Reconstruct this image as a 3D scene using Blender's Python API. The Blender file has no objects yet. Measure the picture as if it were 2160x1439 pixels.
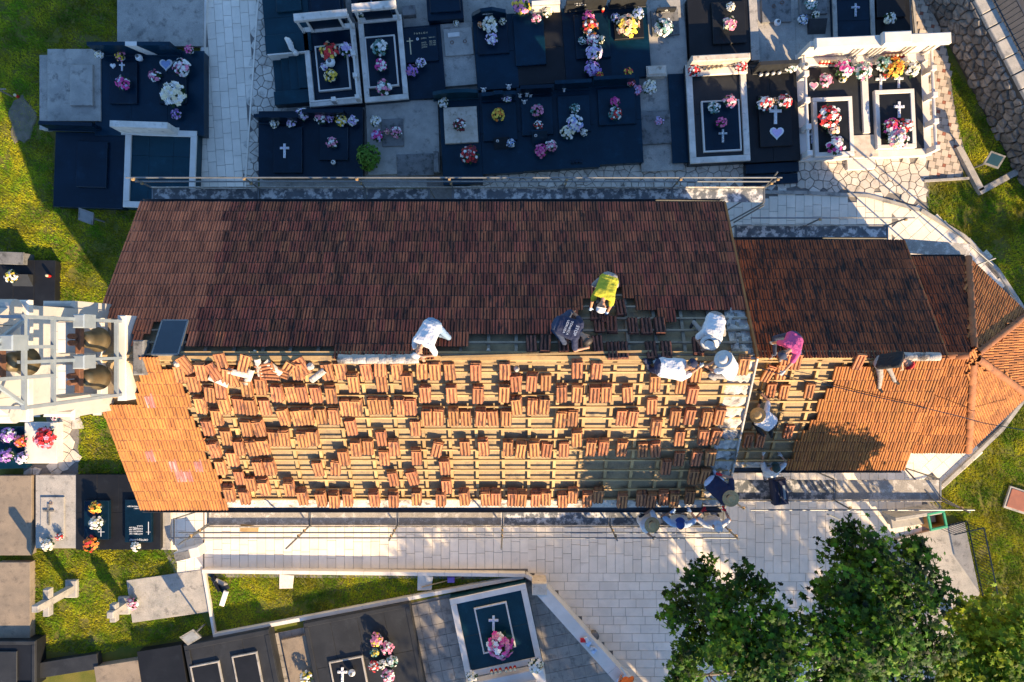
import bpy, math, random
import numpy as np
from mathutils import Vector, Matrix
random.seed(11); np.random.seed(11)
scn = bpy.context.scene
COL = scn.collection
R = math.radians
# ------------------------------------------------------------------ camera, sky, sun, exposure
CZ, FPX, ZO = 23.4, 1440.0, -.6
cam = bpy.data.cameras.new('camera'); cam.lens = 24; cam.sensor_width = 36; cam.clip_end = 2000
camo = bpy.data.objects.new('camera', cam); COL.objects.link(camo)
camo.location = (0, 0, CZ); camo.rotation_euler = (0, 0, 0); scn.camera = camo
SUN_AZ = Vector((0.57, -0.82)).normalized(); SUN_EL = R(25.5)
world = bpy.data.worlds.new('World'); scn.world = world; world.use_nodes = True
wn = world.node_tree
bg = wn.nodes['Background']
sky = wn.nodes.new('ShaderNodeTexSky'); sky.sky_type = 'NISHITA'; sky.sun_disc = False
sky.sun_elevation = SUN_EL; sky.sun_rotation = math.atan2(SUN_AZ.x, SUN_AZ.y)
sky.air_density = 1.0; sky.dust_density = 0.2; sky.ozone_density = 6.0
wn.links.new(sky.outputs[0], bg.inputs[0]); bg.inputs[1].default_value = 0.125
sl = bpy.data.lights.new('sun', 'SUN'); sl.energy = 5.0; sl.angle = R(0.5); sl.color = (1.0, 0.75, 0.46)
slo = bpy.data.objects.new('sun', sl); COL.objects.link(slo)
SUND = Vector((SUN_AZ.x*math.cos(SUN_EL), SUN_AZ.y*math.cos(SUN_EL), math.sin(SUN_EL)))
slo.rotation_euler = SUND.to_track_quat('Z', 'Y').to_euler(); slo.location = SUND*60
vs = scn.view_settings
vs.view_transform = 'Standard'; vs.look = 'None'; vs.gamma = 1; vs.exposure = 1.45; vs.use_curve_mapping = False
# ------------------------------------------------------------------ helpers
def P(px, py, z=0.0):
    t = CZ - z
    return Vector(((px-1080)*t/FPX, (720-py)*t/FPX, z))
def PE(px, py, z): return P(px, py, z+ZO)      # heights of raised things, lowered with the church
def proj(v):
    t = CZ - v[2]
    return 1080+v[0]*FPX/t, 720-v[1]*FPX/t
class MB:
    def __init__(s): s.v = []; s.f = []; s.m = []
    def add(s, vs, fs, mi=0):
        b = len(s.v); s.v += [tuple(v) for v in vs]; s.f += [tuple(i+b for i in f) for f in fs]; s.m += [mi]*len(fs)
    def box(s, x0, x1, y0, y1, z0, z1, b=0.0, mi=0):
        if b <= 0:
            s.add([(x0,y0,z0),(x1,y0,z0),(x1,y1,z0),(x0,y1,z0),(x0,y0,z1),(x1,y0,z1),(x1,y1,z1),(x0,y1,z1)],
                  [(3,2,1,0),(4,5,6,7),(0,1,5,4),(1,2,6,5),(2,3,7,6),(3,0,4,7)], mi)
        else:
            s.add([(x0,y0,z0),(x1,y0,z0),(x1,y1,z0),(x0,y1,z0),(x0,y0,z1-b),(x1,y0,z1-b),(x1,y1,z1-b),(x0,y1,z1-b),
                   (x0+b,y0+b,z1),(x1-b,y0+b,z1),(x1-b,y1-b,z1),(x0+b,y1-b,z1)],
                  [(3,2,1,0),(8,9,10,11)]+[(i,(i+1)%4,4+(i+1)%4,4+i) for i in range(4)]+[(4+i,4+(i+1)%4,8+(i+1)%4,8+i) for i in range(4)], mi)
        return s
    def bar(s, a, b, w, h, up=(0,0,1), mi=0):
        a = Vector(a); b = Vector(b); d = (b-a).normalized(); u = Vector(up)
        x = d.cross(u)
        if x.length < 1e-5: x = d.cross(Vector((1,0,0)))
        x.normalize(); u = x.cross(d).normalized()
        vs = [p+x*(sx*w/2)+u*(sy*h/2) for p in (a, b) for sx, sy in ((-1,-1),(1,-1),(1,1),(-1,1))]
        s.add(vs, [(0,1,2,3),(7,6,5,4),(0,4,5,1),(1,5,6,2),(2,6,7,3),(3,7,4,0)], mi); return s
    def tube(s, pts, rs, n=8, mi=0, cap=True):
        pts = [Vector(p) for p in pts]
        if not hasattr(rs, '__len__'): rs = [rs]*len(pts)
        vs = []; fs = []
        for i, p in enumerate(pts):
            d = (pts[min(i+1, len(pts)-1)]-pts[max(i-1, 0)])
            d = d.normalized() if d.length > 1e-9 else Vector((0,0,1))
            a = d.cross(Vector((0,0,1)))
            if a.length < 1e-3: a = d.cross(Vector((1,0,0)))
            a.normalize(); c = d.cross(a)
            for k in range(n):
                t = 2*math.pi*k/n; vs.append(p+(a*math.cos(t)+c*math.sin(t))*rs[i])
        for i in range(len(pts)-1):
            for k in range(n):
                fs.append((i*n+k, i*n+(k+1)%n, (i+1)*n+(k+1)%n, (i+1)*n+k))
        if cap:
            fs.append(tuple(range(n-1, -1, -1))); fs.append(tuple((len(pts)-1)*n+k for k in range(n)))
        s.add(vs, fs, mi); return s
    def lathe(s, prof, c=(0,0,0), n=12, mi=0):
        vs = []; fs = []
        for r, z in prof:
            for k in range(n):
                t = 2*math.pi*k/n; vs.append((c[0]+r*math.cos(t), c[1]+r*math.sin(t), c[2]+z))
        for i in range(len(prof)-1):
            for k in range(n): fs.append((i*n+k, i*n+(k+1)%n, (i+1)*n+(k+1)%n, (i+1)*n+k))
        fs.append(tuple(range(n-1,-1,-1))); fs.append(tuple((len(prof)-1)*n+k for k in range(n)))
        s.add(vs, fs, mi); return s
    def prism(s, pts, z0, z1, b=0.0, mi=0):
        n = len(pts); cx = sum(p[0] for p in pts)/n; cy = sum(p[1] for p in pts)/n
        ar = sum(pts[i][0]*pts[(i+1)%n][1]-pts[(i+1)%n][0]*pts[i][1] for i in range(n))
        if ar < 0: pts = pts[::-1]
        vs = [(p[0],p[1],z0) for p in pts]+[(p[0],p[1],z1-b) for p in pts]
        fs = [(i,(i+1)%n,n+(i+1)%n,n+i) for i in range(n)]
        if b > 0:
            for p in pts:
                d = math.hypot(cx-p[0], cy-p[1])+1e-6; k = min(b*1.3/d, .4)
                vs.append((p[0]+(cx-p[0])*k, p[1]+(cy-p[1])*k, z1))
            fs += [(n+i,n+(i+1)%n,2*n+(i+1)%n,2*n+i) for i in range(n)]
            fs.append(tuple(range(2*n, 3*n)))
        else: fs.append(tuple(range(n, 2*n)))
        s.add(vs, fs, mi); return s
    def mesh(s, name, mats, smooth=False):
        me = bpy.data.meshes.new(name); me.from_pydata(s.v, [], s.f)
        for m in (mats if isinstance(mats, (list, tuple)) else [mats]): me.materials.append(m)
        me.polygons.foreach_set('material_index', s.m)
        if smooth: me.polygons.foreach_set('use_smooth', [True]*len(s.f))
        me.update(); return me
    def obj(s, name, mats, parent=None, smooth=False):
        return link(name, s.mesh(name, mats, smooth), parent)
def link(name, data, parent=None, mw=None):
    o = bpy.data.objects.new(name, data); COL.objects.link(o)
    if parent: o.parent = parent
    if mw is not None: o.matrix_local = mw
    return o
def tag(o, label=None, cat=None, group=None, kind=None):
    if label: o['label'] = label
    if cat: o['category'] = cat
    if group: o['group'] = group
    if kind: o['kind'] = kind
    return o
def empty(name, loc, label=None, cat=None, group=None, rz=0.0):
    o = bpy.data.objects.new(name, None); COL.objects.link(o); o.location = loc; o.rotation_euler = (0,0,rz)
    o.empty_display_size = .2
    return tag(o, label, cat, group)
def np_mesh(name, V, F, mats, mi=None, var=None):
    me = bpy.data.meshes.new(name)
    nv, nf, k = len(V), len(F), F.shape[1]
    me.vertices.add(nv); me.vertices.foreach_set('co', V.astype(np.float32).ravel())
    me.loops.add(nf*k); me.loops.foreach_set('vertex_index', F.astype(np.int32).ravel())
    me.polygons.add(nf); me.polygons.foreach_set('loop_start', np.arange(0, nf*k, k, dtype=np.int32))
    for m in (mats if isinstance(mats, (list, tuple)) else [mats]): me.materials.append(m)
    if mi is not None: me.polygons.foreach_set('material_index', mi.astype(np.int32))
    me.polygons.foreach_set('use_smooth', np.zeros(nf, dtype=bool))
    me.update(calc_edges=True); me.validate()
    if var is not None:
        a = me.attributes.new('var', 'FLOAT', 'FACE'); a.data.foreach_set('value', var.astype(np.float32))
    return me
def inpoly(x, y, poly):
    r = False; j = len(poly)-1
    for i in range(len(poly)):
        if (poly[i][1] > y) != (poly[j][1] > y) and x < (poly[j][0]-poly[i][0])*(y-poly[i][1])/(poly[j][1]-poly[i][1])+poly[i][0]: r = not r
        j = i
    return r
def gp(pts, z=0.0): return [tuple(P(a, b, z)[:2]) for a, b in pts]
# ------------------------------------------------------------------ materials
ALB = dict(lawn_soil=.52, grass_blade=.68, orange_clay_tile=.66, apse_orange_tile=.66, weathered_clay_tile=.58, newer_red_tile=.68, chancel_brown_tile=.58, tile_moss_and_row_shade=.6, tile_soot_and_lip_shade=1.0, loose_clay_tile=.94, loose_dark_tile=.66,
    pine_batten=.92, grey_batten=.7, roof_screed=.88, white_stone=.86, weathered_white_stone=1.0, weathered_concrete=1.12, white_plaster=.62, hip_cap_tile=.62, tile_dirt_and_row_shade=.62, grey_granite=.40, matt_black_granite=.42, white_mortar=.8, pale_scaffold_plank=.8, sandy_concrete=.62,
    rubble_stone=.62, white_cloth=.82, yellow_cloth=.8, pale_grey_cloth=.8, bright_shrub_leaf=.7, galvanised_steel=.6, white_paint=.85, straw_hat=.8)
def mat(name, c1, c2=None, scale=6.0, rough=.8, bump=0.0, bscale=60., metal=0.0, rnd=0.0, var=0.0, c3=None, s3=2.0, t3=(.5,.65), stretch=None,
        spec=.5, fine=0.0, fscale=150., bdist=.01, hue=0.0, coat=0.0, emit=None):
    ks = ALB.get(name, 1.0); c1 = tuple(k*ks for k in c1); c2 = c2 and tuple(k*ks for k in c2); c3 = c3 and tuple(k*ks for k in c3)
    m = bpy.data.materials.new(name); m.use_nodes = True; nt = m.node_tree; N = nt.nodes; L = nt.links
    b = N['Principled BSDF']; b.inputs['Roughness'].default_value = rough; b.inputs['Metallic'].default_value = metal
    b.inputs['Specular IOR Level'].default_value = spec
    if coat: b.inputs['Coat Weight'].default_value = coat
    geo = N.new('ShaderNodeNewGeometry'); vec = geo.outputs['Position']
    def noise(s, det=5, v=None, ro=.6):
        n = N.new('ShaderNodeTexNoise'); n.inputs['Scale'].default_value = s; n.inputs['Detail'].default_value = det; n.inputs['Roughness'].default_value = ro
        L.new(v or vec, n.inputs['Vector']); return n.outputs['Fac']
    def ramp(f, a, bb):
        r = N.new('ShaderNodeMapRange'); r.inputs[1].default_value = a; r.inputs[2].default_value = bb; r.interpolation_type = 'SMOOTHSTEP'
        L.new(f, r.inputs[0]); return r.outputs[0]
    def mix(f, A, B, mode='MIX'):
        x = N.new('ShaderNodeMix'); x.data_type = 'RGBA'; x.blend_type = mode
        if hasattr(f, 'links') or not isinstance(f, (int, float)): L.new(f, x.inputs[0])
        else: x.inputs[0].default_value = f
        for k, q in ((6, A), (7, B)):
            if isinstance(q, tuple): x.inputs[k].default_value = (*q, 1)
            else: L.new(q, x.inputs[k])
        return x.outputs[2]
    c2 = c2 or tuple(k*.75 for k in c1)
    col = mix(ramp(noise(scale), .35, .65), tuple(c1), tuple(c2))
    if c3:
        v = vec
        if stretch:
            mp = N.new('ShaderNodeMapping'); mp.inputs['Scale'].default_value = stretch; L.new(vec, mp.inputs[0]); v = mp.outputs[0]
        col = mix(ramp(noise(s3, 8, v, .68), *t3), col, tuple(c3))
    if fine:
        f = noise(fscale, 2)
        mr = N.new('ShaderNodeMapRange'); mr.inputs[1].default_value = .25; mr.inputs[2].default_value = .75; mr.inputs[3].default_value = 1-fine; mr.inputs[4].default_value = 1+fine
        L.new(f, mr.inputs[0]); col = mix(1.0, col, mr.outputs[0], 'MULTIPLY')
    if rnd or var:
        if rnd: oi = N.new('ShaderNodeObjectInfo'); src = oi.outputs['Random']; amt = rnd
        else: at = N.new('ShaderNodeAttribute'); at.attribute_name = 'var'; src = at.outputs['Fac']; amt = var
        mr = N.new('ShaderNodeMapRange'); mr.inputs[3].default_value = 1-amt; mr.inputs[4].default_value = 1+amt; L.new(src, mr.inputs[0])
        h = N.new('ShaderNodeHueSaturation'); L.new(mr.outputs[0], h.inputs['Value']); L.new(col, h.inputs['Color'])
        if hue:
            wn_ = N.new('ShaderNodeTexWhiteNoise'); wn_.noise_dimensions = '1D'; L.new(src, wn_.inputs['W'])
            m2 = N.new('ShaderNodeMapRange'); m2.inputs[3].default_value = .5-hue; m2.inputs[4].default_value = .5+hue; L.new(wn_.outputs[0], m2.inputs[0]); L.new(m2.outputs[0], h.inputs['Hue'])
        col = h.outputs[0]
    L.new(col, b.inputs['Base Color'])
    if bump:
        bm = N.new('ShaderNodeBump'); bm.inputs['Strength'].default_value = bump; bm.inputs['Distance'].default_value = bdist
        L.new(noise(bscale, 6), bm.inputs['Height']); L.new(bm.outputs[0], b.inputs['Normal'])
    if emit:
        b.inputs['Emission Color'].default_value = (*emit[:3], 1); b.inputs['Emission Strength'].default_value = emit[3]
    return m
def leafmat(name, c1, c2, var=.3, trans=.35, rough=.55):
    m = mat(name, c1, c2, 1.2, rough, var=var, hue=.02)
    nt = m.node_tree; b = nt.nodes['Principled BSDF']; b.inputs['Specular IOR Level'].default_value = .25; out = nt.nodes['Material Output']
    t = nt.nodes.new('ShaderNodeBsdfTranslucent'); mx = nt.nodes.new('ShaderNodeMixShader'); mx.inputs[0].default_value = trans
    src = b.inputs['Base Color'].links[0].from_socket; g = nt.nodes.new('ShaderNodeGamma'); g.inputs[1].default_value = .75
    nt.links.new(src, g.inputs[0]); nt.links.new(g.outputs[0], t.inputs[0])
    nt.links.new(b.outputs[0], mx.inputs[1]); nt.links.new(t.outputs[0], mx.inputs[2]); nt.links.new(mx.outputs[0], out.inputs[0]); return m
MT = {}
MT['ground'] = mat('lawn_soil', (.14,.17,.008), (.27,.23,.03), 1.1, .95, .6, 30, c3=(.21,.17,.07), s3=.8, t3=(.52,.72), fine=.35, fscale=40)
MT['blade'] = leafmat('grass_blade', (.17,.35,.010), (.58,.54,.022), .6, .3, .8)
MT['soil'] = mat('bare_soil', (.17,.14,.10), (.11,.095,.07), 4, .95, .6, 25, fine=.3)
MT['conc'] = mat('weathered_concrete', (.33,.30,.255), (.25,.235,.205), 2.2, .9, .35, 50, c3=(.14,.13,.115), s3=3.5, t3=(.52,.70), fine=.3, fscale=70)
MT['concd'] = mat('dark_concrete', (.17,.165,.155), (.12,.118,.112), 2.5, .9, .4, 50, c3=(.06,.06,.055), s3=5, t3=(.5,.66), fine=.3, fscale=70)
MT['sand'] = mat('sandy_concrete', (.40,.31,.215), (.31,.245,.175), 1.8, .92, .4, 45, c3=(.2,.16,.12), s3=4, t3=(.5,.72), fine=.28, fscale=60)
MT['white'] = mat('white_stone', (.74,.68,.60), (.66,.60,.52), 2.0, .6, .1, 50, c3=(.45,.40,.34), s3=3, t3=(.6,.85))
MT['whited'] = mat('weathered_white_stone', (.66,.60,.52), (.52,.47,.40), 3.0, .75, .2, 50, c3=(.13,.115,.10), s3=4.5, t3=(.55,.78))
MT['bell'] = mat('white_plaster', (.78,.72,.63), (.70,.64,.56), 1.5, .8, .1, 60, c3=(.36,.32,.27), s3=2.4, t3=(.54,.80))
MT['wall'] = mat('church_wall_stone', (.62,.57,.49), (.52,.48,.42), 2.5, .85, .3, 30)
MT['beige'] = mat('beige_stone', (.55,.47,.37), (.45,.37,.28), 5, .7, .1, 50, c3=(.2,.15,.1), s3=4, t3=(.55,.7))
def granite(name, c, r=.22, fine=.5):
    return mat(name, c, tuple(k*.75 for k in c), 1.5, r, 0, fine=fine, fscale=190, spec=.22, c3=(c[0]*1.5+.004, c[1]*1.5+.009, c[2]*1.5+.012), s3=2.6, t3=(.52,.85))
MT['black'] = granite('black_granite', (.0025,.014,.028), .28)
MT['blackm'] = granite('matt_black_granite', (.030,.032,.036), .45)
MT['blue'] = granite('blue_grey_granite', (.002,.021,.040), .30)
MT['grey'] = granite('grey_granite', (.075,.078,.080), .42)
MT['teal'] = granite('teal_granite', (.004,.034,.050), .33)
MT['paver'] = mat('limestone_paver', (.76,.66,.53), (.68,.59,.47), 1.6, .85, .2, 60, rnd=.07, fine=.10, fscale=90, c3=(.55,.49,.41), s3=2.6, t3=(.55,.8))
MT['paverv'] = mat('limestone_paver_joined', (.76,.66,.53), (.68,.59,.47), 1.6, .85, .2, 60, var=.07, fine=.10, fscale=90, c3=(.55,.49,.41), s3=2.6, t3=(.55,.8))
MT['joint'] = mat('paving_joint', (.20,.18,.155), (.15,.135,.12), 10, .95)
MT['flag'] = mat('flagstone', (.60,.53,.435), (.51,.45,.365), 2.0, .85, .25, 50, rnd=.14, fine=.12, fscale=80, c3=(.36,.31,.25), s3=3)
MT['slabp'] = mat('concrete_paving_slab', (.30,.265,.22), (.24,.215,.185), 2.0, .9, .3, 50, rnd=.10, fine=.2, fscale=80, c3=(.16,.145,.125), s3=3)
MT['pat'] = mat('cream_paver', (.50,.41,.31), (.43,.35,.27), 3, .85, .2, 50, rnd=.12, fine=.1)
MT['patr'] = mat('red_paver', (.27,.095,.055), (.22,.08,.05), 4, .85, rnd=.1)
MT['patg'] = mat('brown_paver', (.27,.22,.165), (.22,.18,.14), 4, .85, rnd=.1)
MT['rubble'] = mat('rubble_stone', (.30,.265,.225), (.20,.18,.155), 3, .9, .5, 25, rnd=.35, c3=(.10,.09,.08), s3=6, t3=(.5,.65))
MT['rubj'] = mat('rubble_mortar', (.055,.05,.042), (.04,.036,.03), 5, .95)
MT['asphalt'] = mat('asphalt', (.05,.05,.052), (.04,.04,.042), 3, .9, .4, 120, fine=.25)
TS = dict(rough=.85, bump=.25, bscale=70)
MT['tile'] = mat('orange_clay_tile', (.60,.235,.055), (.50,.185,.042), 3, rnd=.17, hue=.004, c3=(.22,.09,.045), s3=3.5, t3=(.50,.74), stretch=(6,1.2,1.2), fine=.12, **TS)
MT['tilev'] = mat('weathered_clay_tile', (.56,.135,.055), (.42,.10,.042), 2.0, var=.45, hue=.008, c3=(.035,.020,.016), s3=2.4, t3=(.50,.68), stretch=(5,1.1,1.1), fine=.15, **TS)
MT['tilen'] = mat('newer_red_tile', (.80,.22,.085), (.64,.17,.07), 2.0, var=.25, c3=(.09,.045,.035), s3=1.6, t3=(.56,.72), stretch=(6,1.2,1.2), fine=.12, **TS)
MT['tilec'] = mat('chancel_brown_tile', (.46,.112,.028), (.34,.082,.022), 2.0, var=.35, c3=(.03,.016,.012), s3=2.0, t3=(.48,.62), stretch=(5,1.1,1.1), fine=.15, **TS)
MT['tilea'] = mat('apse_orange_tile', (.58,.22,.052), (.46,.165,.04), 3, var=.3, c3=(.16,.065,.035), s3=2.5, t3=(.52,.74), stretch=(5,2,2), fine=.12, **TS)
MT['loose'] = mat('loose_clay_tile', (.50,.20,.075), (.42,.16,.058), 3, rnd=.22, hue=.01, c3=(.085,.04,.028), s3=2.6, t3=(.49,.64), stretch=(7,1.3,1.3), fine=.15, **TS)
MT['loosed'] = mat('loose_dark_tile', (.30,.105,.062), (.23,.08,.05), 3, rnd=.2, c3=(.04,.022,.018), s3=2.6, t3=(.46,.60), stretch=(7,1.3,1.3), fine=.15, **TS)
MT['moss_shade'] = mat('tile_moss_and_row_shade', (.040,.025,.020), (.026,.017,.014), 6, .95, var=.4, c3=(.10,.045,.03), s3=3.0, t3=(.58,.72))  # moss in the channels; on the lip it paints the shade between rows
MT['soot_shade'] = mat('tile_soot_and_lip_shade', (.12,.055,.034), (.075,.036,.025), 6, .95, rnd=.3, c3=(.30,.13,.06), s3=5.0, t3=(.55,.70))  # soot in the channels; on the lip it is painted shade
MT['tilew'] = mat('white_striped_tile', (.30,.12,.10), (.22,.08,.07), 3, c3=(.36,.31,.29), s3=2, t3=(.50,.62), stretch=(14,.4,.4))
MT['wood'] = mat('pine_batten', (.46,.30,.125), (.36,.225,.09), 2.5, .8, .2, 60, rnd=.18, fine=.2, fscale=60, c3=(.25,.17,.09), s3=3, t3=(.56,.74))
MT['woodg'] = mat('grey_batten', (.33,.265,.185), (.26,.21,.15), 2.5, .85, .2, 60, rnd=.2, fine=.2, fscale=60, c3=(.15,.12,.09), s3=3)
MT['deck'] = mat('roof_screed', (.37,.27,.145), (.28,.205,.115), 1.7, .95, .5, 25, c3=(.15,.12,.085), s3=2.3, t3=(.52,.70), fine=.3, fscale=50)
MT['deckd'] = mat('dark_roof_screed', (.17,.155,.13), (.125,.115,.10), 1.7, .95, .5, 25, c3=(.075,.07,.06), s3=2.3, fine=.3, fscale=50)
MT['mortar'] = mat('white_mortar', (.66,.60,.52), (.52,.46,.38), 4, .95, .8, 18, c3=(.17,.14,.11), s3=3.2, t3=(.50,.66), bdist=.04)
MT['galv'] = mat('galvanised_steel', (.30,.31,.31), (.24,.25,.25), 5, .5, metal=.5, fine=.1)
MT['galvp'] = mat('pale_painted_steel', (.29,.33,.345), (.24,.28,.30), 4, .5, metal=.2)
MT['rust'] = mat('rusty_iron', (.16,.065,.03), (.10,.045,.025), 8, .85)
MT['plank'] = mat('splattered_scaffold_plank', (.12,.13,.14), (.085,.092,.10), 3, .85, .2, 60, rnd=.3, c3=(.52,.50,.47), s3=4.5, t3=(.47,.60), fine=.25, fscale=50)
MT['plankg'] = mat('pale_scaffold_plank', (.40,.36,.30), (.32,.29,.25), 4, .85, .2, 60, rnd=.15, c3=(.60,.55,.48), s3=5, t3=(.5,.62), fine=.3, fscale=40)
MT['gutter'] = mat('dark_gutter', (.045,.05,.055), (.03,.034,.04), 4, .5)
MT['glass'] = mat('dark_skylight_glass', (.012,.02,.025), (.008,.014,.018), 4, .12, spec=.6)
MT['bronze'] = mat('bell_bronze', (.15,.11,.055), (.10,.075,.04), 3, .5, metal=.5, c3=(.10,.085,.05), s3=2.5)
MT['skin'] = mat('skin', (.42,.215,.125), (.37,.185,.105), 6, .6)
MT['hair'] = mat('dark_hair', (.025,.018,.013), (.05,.035,.025), 20, .6)
MT['straw'] = mat('straw_hat', (.56,.385,.17), (.46,.30,.125), 25, .85, .4, 90)
MT['gold'] = mat('gold_lettering', (.55,.46,.27), (.5,.42,.25), 8, .4)
MT['whitep'] = mat('white_paint', (.80,.80,.78), (.74,.74,.72), 8, .5)
MT['redc'] = mat('red_candle_glass', (.55,.02,.015), (.42,.015,.012), 6, .25)
MT['green'] = leafmat('flower_leaf', (.035,.095,.03), (.06,.12,.035), .3, .25)
MT['leaf'] = leafmat('plane_tree_leaf', (.016,.050,.003), (.072,.155,.006), .9, .36, .62)
MT['leafy'] = leafmat('sunlit_yellow_leaf', (.09,.16,.006), (.19,.25,.010), .6, .42, .62)
MT['shrub'] = leafmat('bright_shrub_leaf', (.10,.24,.02), (.15,.30,.03), .35, .35)
MT['bark'] = mat('tree_bark', (.17,.135,.10), (.11,.09,.07), 6, .9, .6, 20)
FC = dict(white=(.80,.78,.72), pink=(.72,.24,.36), red=(.62,.025,.03), yellow=(.80,.56,.06), purple=(.36,.17,.50), lilac=(.56,.44,.68), magenta=(.66,.05,.28),
          orange=(.78,.22,.02), peach=(.80,.48,.30), cream=(.80,.70,.46), darkred=(.20,.015,.03), blue=(.28,.38,.62), teal=(.14,.30,.26))
FM = {k: mat(k+'_petal', v, tuple(c*.85 for c in v), 20, .7) for k, v in FC.items()}
def cloth(name, c): return mat(name+'_cloth', c, tuple(k*.88 for k in c), 9, .9, .35, 22, bdist=.02)
CL = dict(white=cloth('white', (.74,.74,.74)), paleblue=cloth('pale_blue', (.52,.60,.70)), yellow=cloth('yellow', (.52,.49,.03)), navy=cloth('navy', (.016,.022,.055)),
          jeans=cloth('faded_jeans', (.20,.29,.40)), darkjeans=cloth('dark_jeans', (.03,.045,.085)), magenta=cloth('magenta', (.52,.07,.21)), black=cloth('black', (.014,.014,.015)),
          grey=cloth('grey', (.26,.24,.22)), palegrey=cloth('pale_grey', (.60,.60,.58)), red=cloth('red', (.55,.018,.02)), blue=cloth('blue', (.02,.06,.22)), green=cloth('dark_green', (.03,.06,.05)),
          orange=cloth('orange', (.62,.14,.02)), lightblue=cloth('light_blue', (.38,.52,.70)), skin=MT['skin'])
# ------------------------------------------------------------------ ground sheets
def sheet(name, pts, z, m, parent=None):
    b = MB(); b.add([(x, y, z) for x, y in pts], [tuple(range(len(pts)))])
    me = b.mesh(name, m)
    if me.polygons[0].normal.z < 0: me.flip_normals()
    o = link(name, me, parent)
    if not parent: tag(o, kind='structure')
    return o
sheet('ground', [(-300,-300),(300,-300),(300,300),(-300,300)], 0, MT['ground'])
UNIT = MB().box(-.5,.5,-.5,.5,0,1,0).mesh('paver_unit', MT['paver'])
def unit_box(m):
    return MB().box(-.5,.5,-.5,.5,0,1,0).mesh('unit_block', m)
def strips(parent, poly, ang, w, lmin, lmax, z0, th, gap, seed, out, m, align=False):
    """pavers in strips across a polygon; collects (x,y,rz,sx,sy,z0,th)"""
    rg = random.Random(seed); c, s = math.cos(ang), math.sin(ang)
    loc = [(x*c+y*s, -x*s+y*c) for x, y in poly]
    x0, x1 = min(p[0] for p in loc), max(p[0] for p in loc); y0, y1 = min(p[1] for p in loc), max(p[1] for p in loc)
    x = x0
    while x < x1:
        y = y0-(0 if align else rg.random()*lmax)
        while y < y1:
            l = rg.uniform(lmin, lmax); cx, cy = x+w/2, y+l/2
            if inpoly(cx, cy, loc):
                out.append((cx*c-cy*s, cx*s+cy*c, ang, w-gap, l-gap, z0+rg.uniform(-.003,.003), th))
            y += l
        x += w
def lay(parent, items, m, mv, name, limit=300, near=(0,0)):
    items = sorted(items, key=lambda i: -i[3]*i[4])
    items = sorted(items, key=lambda i: (i[0]-near[0])**2+(i[1]-near[1])**2)
    me = unit_box(m)
    for (x, y, a, sx, sy, z, th) in items[:limit]:
        link(name, me, parent, Matrix.Translation((x,y,z))@Matrix.Rotation(a,4,'Z')@Matrix.Diagonal((sx,sy,th,1)))
    rest = items[limit:]
    if rest:
        base = np.array([(-.5,-.5,0),(.5,-.5,0),(.5,.5,0),(-.5,.5,0),(-.5,-.5,1),(.5,-.5,1),(.5,.5,1),(-.5,.5,1)])
        fb = np.array([(4,5,6,7),(0,1,5,4),(1,2,6,5),(2,3,7,6),(3,0,4,7)])
        V = []; F = []; var = []
        for k, (x, y, a, sx, sy, z, th) in enumerate(rest):
            c, s = math.cos(a), math.sin(a); q = base*np.array([sx, sy, th])
            V.append(np.stack([q[:,0]*c-q[:,1]*s+x, q[:,0]*s+q[:,1]*c+y, q[:,2]+z], 1)); F.append(fb+8*k); var += [random.random()]*5
        o = link(name+'s', np_mesh(name+'s', np.concatenate(V), np.concatenate(F), mv, var=np.array(var)), parent); o['kind'] = 'stuff'
def voronoi(poly, sp, seed, jit=.45):
    rg = random.Random(seed); xs = [p[0] for p in poly]; ys = [p[1] for p in poly]; pts = []
    ny = int((max(ys)-min(ys))/sp)+3; nx = int((max(xs)-min(xs))/sp)+3
    for j in range(-1, ny):
        for i in range(-1, nx):
            pts.append((min(xs)+(i+.5*(j%2))*sp+rg.uniform(-jit,jit)*sp, min(ys)+j*sp+rg.uniform(-jit,jit)*sp))
    cells = []
    for p in pts:
        if not inpoly(p[0], p[1], poly): continue
        c = [(p[0]-sp*1.6,p[1]-sp*1.6),(p[0]+sp*1.6,p[1]-sp*1.6),(p[0]+sp*1.6,p[1]+sp*1.6),(p[0]-sp*1.6,p[1]+sp*1.6)]
        for q in pts:
            dx, dy = q[0]-p[0], q[1]-p[1]; d2 = dx*dx+dy*dy
            if d2 < 1e-9 or d2 > (sp*3.2)**2: continue
            mx, my = (p[0]+q[0])/2, (p[1]+q[1])/2; o = []
            for i in range(len(c)):
                a, b = c[i], c[(i+1)%len(c)]
                da = (a[0]-mx)*dx+(a[1]-my)*dy; db = (b[0]-mx)*dx+(b[1]-my)*dy
                if da <= 0: o.append(a)
                if (da < 0 < db) or (db < 0 < da):
                    t = da/(da-db); o.append((a[0]+(b[0]-a[0])*t, a[1]+(b[1]-a[1])*t))
            c = o
            if len(c) < 3: break
        if len(c) >= 3: cells.append((p, c))
    return cells
def shrink(c, g):
    cx = sum(p[0] for p in c)/len(c); cy = sum(p[1] for p in c)/len(c); o = []
    for x, y in c:
        d = math.hypot(x-cx, y-cy)+1e-6; k = max(0, 1-g/d); o.append((cx+(x-cx)*k, cy+(y-cy)*k))
    return o
def flags(parent, poly, sp, seed, z0=.006, th=.03, name='flagstone', gap=.015):
    for p, c in voronoi(poly, sp, seed):
        MB().prism(shrink(c, gap), z0, z0+th+random.uniform(-.004,.004), .006).obj(name, MT['flag'], parent)
# curb curve round the apse
CURB = [(1545,406),(1700,408),(1830,415),(1940,445),(2030,500),(2100,570),(2150,645),(2178,740),(2158,840),(2110,905),(2045,968),(1985,1024)]
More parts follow.
